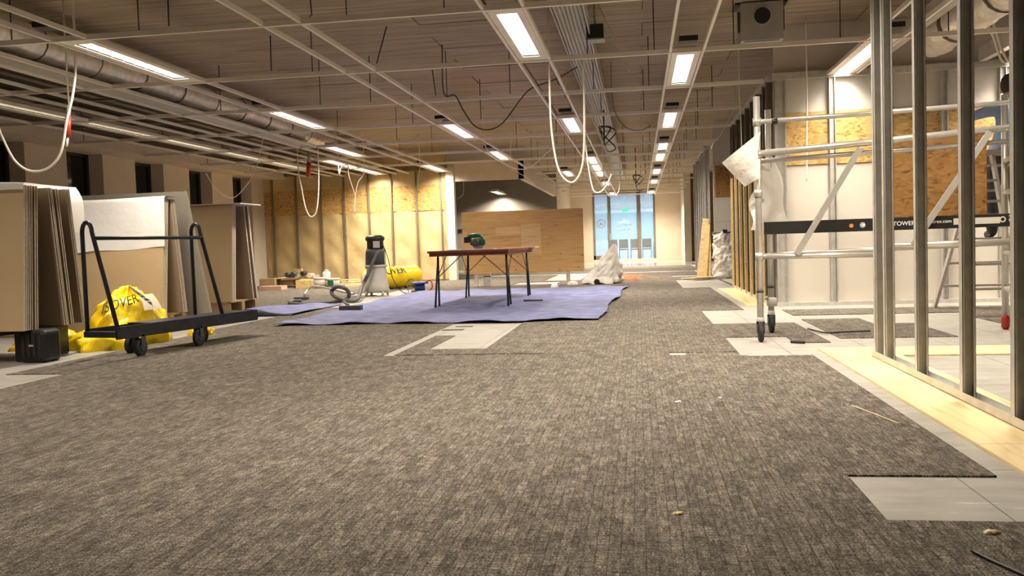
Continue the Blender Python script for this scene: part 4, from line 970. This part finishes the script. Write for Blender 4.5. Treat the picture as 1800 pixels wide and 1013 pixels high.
# ------------------------------------------------------------------ plywood sheet on steel feet
t = thing('plywood_sheet', (-2.4, 17.9, 0), 'big plywood sheet standing on edge on two steel feet', 'plywood')
MB().box(-3.66, -1.13, 17.88, 17.90, .27, 1.56).build('sheet', M['ply'], t)
for a, b, c_, d_ in ((-2.42, -2.0, .62, 1.28), (-2.95, -2.43, 1.05, 1.22)): MB().box(a, b, 17.874, 17.881, c_, d_).build('patch_panel', M['ply2'], t)
for x in (-3.40, -1.47):
    MB().box(x-.04, x+.04, 17.90, 17.95, 0, .34).build('foot_post', M['galv'], t); MB().box(x-.04, x+.04, 17.75, 18.25, 0, .02).build('foot_plate', M['galv'], t)
MB().box(-3.25, -3.10, 17.92, 18.0, .0, .22).build('steel_bracket', M['galv'], t); MB().box(-3.40, -3.10, 17.92, 18.0, .2, .27).build('steel_bracket', M['galv'], t)
for x in (-3.6, -2.5, -1.6, -1.2):
    for z in (.32, .6): MB().lathe([(.014, 0), (.014, .003)], (x+random.uniform(-.05, .05), 17.877, z+random.uniform(-.02, .05)), 8, 'y').build('knot', M['brown'], t)
# white sack with pointed top + coil
t = thing('white_sack', (-.8, 17.75, 0), 'white sack slumped on the floor with a tall pointed end', 'sack')
def wsack(u, v):
    th_ = 2*math.pi*u; c0 = Vector((-.80, 17.75, 0)); tip = Vector((-.50, 17.75, .80))
    r_ = (.36*(1-v)**.9+.035)*(1+.10*math.sin(4*th_+5*v)+.05*math.sin(9*th_)+.35*(abs(mn.noise(Vector((2*math.cos(th_), 2*math.sin(th_), v*5))))-.2)) if v > .02 else .30
    p = c0.lerp(tip, v**.85 if v > .3 else v*1.18); p = Vector((p.x+r_*math.cos(th_), p.y+.8*r_*math.sin(th_), max(0, .80*v**1.05+.02*math.sin(7*th_)*(1-v)))); return p
MB().grid(wsack, 56, 44).build('sack_body', M['sack'], t)
MB().lathe([(.05, -.03), (.06, 0), (.05, .03)], (-.86, 17.42, .06), 14, 'y').build('dark_knob', M['black'], t)
tag(blob(-1.36, 17.6, .10, .09, .08, 2).build('white_rag', M['sack']), 'crumpled white rag on the floor beside the pointed sack', 'rag')
tag(blob(-1.62, 16.55, .07, .07, .10, 4).build('white_rag', M['sack']), 'small white crumpled rag on the far tarpaulin edge', 'rag')
pts = []
for i in range(60):
    u = i/59; pts.append(FL(1088+25*math.sin(i*.45)+45*u*abs(math.sin(i*.13)), 489+5.5*math.sin(i*.31+1)*(.4+.6*u))+Vector((0, 0, .012+.008*(i % 2))))
tag(MB().tube(pts, .009, 6).build('extension_lead', M['orange']), 'orange extension lead loosely coiled on the carpet by the white sack', 'lead')

# ------------------------------------------------------------------ vacuum cleaner
VX, VY = -4.78, 15.4
t = thing('vacuum_cleaner', (VX, VY, 0), 'tall grey and black construction vacuum cleaner with a long hose', 'vacuum cleaner')
MB().lathe([(.20, .07), (.225, .10), (.215, .2), (.19, .34), (.175, .50), (.18, .52)], (VX, VY, 0), 24).build('tank', M['lgrey'], t)
MB().lathe([(.185, .52), (.195, .53), (.195, .56), (.185, .57)], (VX, VY, 0), 24).build('clamp_ring', M['grey'], t)
MB().lathe([(.18, .57), (.178, .8), (.165, .86)], (VX, VY, 0), 24).build('filter_housing', M['dgp'], t)
MB().lathe([(.15, .86), (.15, 1.0), (.175, 1.03), (.175, 1.07), (.14, 1.10), (.10, 1.11)], (VX, VY, 0), 24).build('motor_head', M['black'], t)
MB().box(VX+.01, VX+.13, VY-.165, VY-.145, .88, 1.0).build('rating_plate', M['lgrey'], t)
for a in range(4):
    an = math.pi/4+a*math.pi/2; MB().lathe([(.03, -.018), (.045, -.012), (.045, .012), (.03, .018)], (VX+.22*math.cos(an), VY+.22*math.sin(an), .045), 12, 'x').build('castor', M['grey'], t)
mb = MB(); mb.tube([(VX-.24, VY, .09), (VX+.24, VY, .09)], .03, 8); mb.build('chassis', M['lgrey'], t)
for s in (-1, 1): MB().bar((VX+s*.185, VY-.03, .50), (VX+s*.165, VY-.03, .82), .02, .03, (0, 1, 0)).build('latch', M['alu'], t)
# hose: from the head down to the floor, loop, out left and back
def fz(x, y, z): p = FL(x, y, z); return p
hp = [(VX+.10, VY-.2, .80), (VX+.02, VY-.28, .60), (VX-.05, VY-.35, .40), (VX-.12, VY-.5, .20), tuple(FL(628, 527, .05)), tuple(FL(606, 528, .05)), tuple(FL(588, 521, .10)), tuple(FL(583, 512, .18)),
      tuple(FL(592, 505, .25)), tuple(FL(604, 506, .25)), tuple(FL(613, 514, .16)), tuple(FL(611, 524, .06)), tuple(FL(590, 530, .03)), tuple(FL(560, 533, .03)), tuple(FL(525, 535, .03)), tuple(FL(510, 533, .03)), tuple(FL(513, 530, .03)), tuple(FL(530, 529, .03))]
MB().tube(bez(hp, 7), .032, 10).build('hose', M['hose'], t)
wp = [tuple(FL(622, 517, .05)), tuple(FL(590, 510, .12)), tuple(FL(565, 505, .16)), tuple(FL(549, 504, .17)), tuple(FL(541, 510, .10)), tuple(FL(535, 518, .05))]
MB().tube(bez(wp, 6), .022, 10).build('wand', M['alu'], t)
p = FL(530, 525, .03); MB().cbox(p, (.24, .12, .05)).build('grip', M['dgp'], t)
p = FL(617, 543, .04); o = MB().cbox(p, (.30, .13, .09)).build('floor_nozzle', M['dgp'], t)
MB().tube([p+Vector((-.05, .05, .04)), FL(604, 530, .10)], .02, 8).build('nozzle_neck', M['hose'], t)
MB().tube(bez([(VX+.14, VY, .95), (VX+.22, VY+.02, .7), (VX+.28, VY+.1, .3), (VX+.42, VY+.2, .05), tuple(FL(722, 515, .02)), tuple(FL(728, 517, .02))], 6), .008, 6).build('power_lead', M['black'], t)
# cable reel
c = FL(736, 514, 0); t = thing('cable_reel', c, 'blue cable reel with red handle lying by the yellow roll', 'cable reel')
MB().lathe([(.17, 0), (.18, .012), (.17, .024)], c+Vector((0, .1, .01)), 20).build('lower_flange', M['black'], t)
MB().lathe([(.10, .03), (.10, .16)], c+Vector((0, .1, 0)), 18).build('drum', M['blue'], t)
MB().lathe([(.17, .16), (.18, .18), (.12, .20)], c+Vector((0, .1, 0)), 20).build('upper_flange', M['blue'], t)
MB().tube(bez([c+Vector((.1, .1, .19)), c+Vector((.22, .08, .22)), c+Vector((.26, .05, .1)), c+Vector((.2, .02, .01))], 5), .016, 8).build('handle', M['red'], t)
tag(MB().tube(bez([c+Vector((-.2, -.0, .01)), c+Vector((-.28, .25, .2)), c+Vector((-.15, .2, .25)), c+Vector((-.1, .1, .1))], 5), .008, 6).build('lead', M['black'], t))

# ------------------------------------------------------------------ rubble along the chipboard wall
def rb(px0, px1, pyt, pyb, Y, dy, m_, name, lab, cat, rot=0, z0=None, group=None):
    a, b = AY(px0, pyb, Y), AY(px1, pyt, Y); z0 = max(0, a.z) if z0 is None else z0
    c = Vector(((a.x+b.x)/2, Y+dy/2, (z0+b.z)/2)); o = MB().cbox(c, (b.x-a.x, dy, max(.02, b.z-z0)), Matrix.Rotation(rot, 3, 'Z')).build(name, M[m_]); return tag(o, lab, cat, group)
rb(455, 494, 503, 511, 18.6, .35, 'pink', 'pink_bag', 'pink paper bag lying flat by the board stack', 'bag')
rb(455, 480, 490, 504, 19.6, .5, 'card', 'cardboard_box', 'low brown cardboard box beside the corner of the window wall', 'box', .1)
rb(518, 560, 492, 510, 19.3, .6, 'timber', 'olive_bundle', 'yellow wrapped bundle in the middle of the rubble', 'bundle', .15)
rb(482, 530, 488, 492, 19.8, .7, 'pine', 'board_offcut', 'thin pale board lying across the rubble pile', 'offcut', .1, .22)
rb(492, 516, 493, 502, 19.9, .4, 'card', 'cardboard_box', 'brown box under the board across the rubble', 'box', -.1)
rb(504, 545, 481, 488, 19.9, .3, 'lgrey', 'pipe_box', 'grey tray of fittings on top of the rubble pile', 'tray', .05, .25)
rb(513, 528, 473, 481, 20.0, .2, 'card', 'small_carton', 'small tan carton topmost on the rubble pile', 'carton', .2, .34)
rb(547, 558, 484, 491, 19.9, .25, 'pink', 'pink_scrap', 'pinkish scrap hanging over the rubble pile', 'scrap', .4, .2)
rb(471, 481, 487, 500, 20.3, .3, 'galvd', 'dark_tub', 'dark open tub beside the rubble pile', 'tub', .3, 0)
for k_, (x, y) in enumerate(((507, 483), (517, 482), (534, 481))):
    p = AY(x, y, 19.85); tag(MB().lathe([(.05, -.1), (.06, -.09), (.06, .09), (.05, .1)], p, 12, 'y').build('pipe_stub', M['dgp'] if k_ != 2 else M['black']), 'short dark pipe stub on the grey tray of the rubble pile', 'pipe', 'pipe stubs on the rubble')
# white buckets
for px, py0, py1, lab, m_, g in ((563, 484, 502, 'white bucket with lid among the rubble by the wall', 'wallwhite', None), (586, 485, 501, 'white bucket with a green label beside the rubble', 'wallwhite', 1)):
    a, b = AY(px, py1, 19.0), AY(px, py0, 19.0); h = b.z-max(0, a.z)
    t = thing('bucket', (a.x, 19.0, 0), lab, 'bucket'); r_ = .15
    MB().lathe([(r_*.85, 0), (r_, h)], (a.x, 19.0, 0), 18).build('pail', M[m_], t); MB().lathe([(r_*1.06, h-.02), (r_*1.06, h+.015), (r_*.9, h+.02)], (a.x, 19.0, 0), 18).build('lid', M['lgrey'], t)
    if g: MB().grid(lambda u, v: (a.x+(r_+.004)*math.cos(-2.2+1.0*u), 19+(r_+.004)*math.sin(-2.2+u), .06+h*.6*v), 8, 2).build('green_label', M['green'], t)
p = AY(567, 484, 19.05); t = thing('white_can', (p.x, 19.3, 0), 'small white can standing behind the lidded bucket', 'can'); MB().lathe([(.09, 0), (.09, .36), (.06, .38)], (p.x, 19.3, 0), 14).build('can', M['wallwhite'], t); MB().lathe([(.05, .38), (.05, .42)], (p.x, 19.3, 0), 12).build('cap', M['grey'], t)
for i, (x0, x1, y0, y1, Y) in enumerate(((596, 640, 494, 498, 20.0), (600, 638, 497, 500, 19.8), (592, 642, 499, 502, 19.6), (606, 640, 501, 504, 19.4))):
    rb(x0, x1, y0, y1, Y, .16, 'timber' if i % 2 else 'pine', 'plank', '%s short timber plank in the low pile before the insulation' % ['topmost', 'upper middle', 'lower middle', 'lowest'][i], 'plank', .04*i, .012+.055*(3-i) if i < 3 else 0, 'planks before the insulation')

# ------------------------------------------------------------------ rubble bag and leaning planks at the right
t = thing('rubble_bag', (1.80, 18.9, 0), 'full white woven rubble bag standing against the white board', 'bag')
def rbag(u, v):
    th_ = 2*math.pi*u; e = 3.2
    c_, s_ = math.cos(th_), math.sin(th_); k_ = (abs(c_)**e+abs(s_)**e)**(-1/e)
    w_ = 1+.06*math.sin(14*v+2*th_)+.05*math.sin(7*th_+9*v)+.04*math.sin(23*v-3*th_); f = 1 if v > .04 else .88
    w_ += .22*(abs(mn.noise(Vector((3*c_, 3*s_, v*9))))-.2)+.10*mn.noise(Vector((7*c_, 7*s_, v*16)))
    return (1.80+.235*k_*c_*w_*f, 18.95+.24*k_*s_*w_*f, .96*v+.03*math.sin(3*th_)*(v > .9))
MB().grid(rbag, 64, 64).build('bag_body', M['sack'], t)
MB().lathe([(.2, .94), (.05, .99)], (1.80, 18.95, 0), 14).build('bag_top', M['sack'], t)
MB().tube([(1.80+.25*math.cos(a/12*6.283), 18.95+.25*math.sin(a/12*6.283), .965) for a in range(13)], .014, 6).build('black_rim', M['black'], t)
MB().cbox((1.78, 18.72, 1.0), (.09, .04, .06)).build('black_loop', M['black'], t)
for i, (x0, y0, x1, y1, z1, w_) in enumerate(((1.24, 18.75, 1.43, 19.2, 1.28, .13), (1.33, 18.65, 1.46, 19.15, 1.15, .10), (1.42, 18.7, 1.47, 19.1, .9, .09))):
    tag(MB().bar((x0, y0, .01), (x1, y1, z1), w_, .022, (0, 1, 0)).build('leaning_plank', M['pine'] if i == 0 else M['timber']), ['wide pale plank leaning on the steel partition', 'yellow plank leaning behind the wide pale plank', 'short yellow plank leaning beside the rubble bag'][i], 'plank')
for i, (x, y, a) in enumerate(((1.12, 18.9, .2), (1.2, 18.5, -.1), (1.3, 18.35, .4))):
    tag(MB().cbox((x, y, .012+.02*i), (.5, .16, .022), Matrix.Rotation(a, 3, 'Z')).build('floor_plank', M['pine']), 'pale offcut on the floor at the foot of the leaning planks', 'offcut', 'offcuts below the leaning planks')
# small floor litter
for px, py, s, m_, lab in ((1193, 904, .010, 'timber', 'tiny yellow wood chip on the near carpet'), (1743, 938, .014, 'pine', 'crumpled tan wood chip by the bare floor corner'), (1193, 707, .010, 'paper', 'tiny white paper scrap on the carpet'), (1266, 700, .008, 'paper', 'thin white paper scrap further along the carpet')):
    p = FL(px, py, .007); o = blob(p.x, p.y, s*1.5, s, s*.7, px, .3, 14, 6, wr=.3)
    o = o.build('wood_chip' if m_ != 'paper' else 'paper_scrap', M[m_]); o.location.z = .007; tag(o, lab, 'scrap')
tag(MB().tube(bez([FL(1708, 968, .012), FL(1735, 982, .012), FL(1775, 1000, .012), FL(1820, 1020, .012)], 5), .0045, 6).build('floor_cable', M['black']), 'black cable lying on the near carpet edge', 'cable')
tag(MB().tube(bez([FL(1497, 713, .009), FL(1545, 731, .009), FL(1580, 745, .010)], 4), .003, 5).build('straw_strip', M['pine']), 'thin straw coloured strip on the carpet', 'strip')
tag(MB().tube(bez([FL(1420, 578, .012), FL(1450, 585, .014), FL(1480, 584, .012), FL(1530, 582, .012)], 5), .008, 6).build('floor_cable', M['black']), 'dark cable across the loose carpet tiles in the right room', 'cable')
tag(MB().tube([FL(1390, 601, .012), FL(1415, 602, .012)], .012, 6).build('floor_cable', M['rubber']), 'short dark cable end at the carpet edge under the scaffold', 'cable')
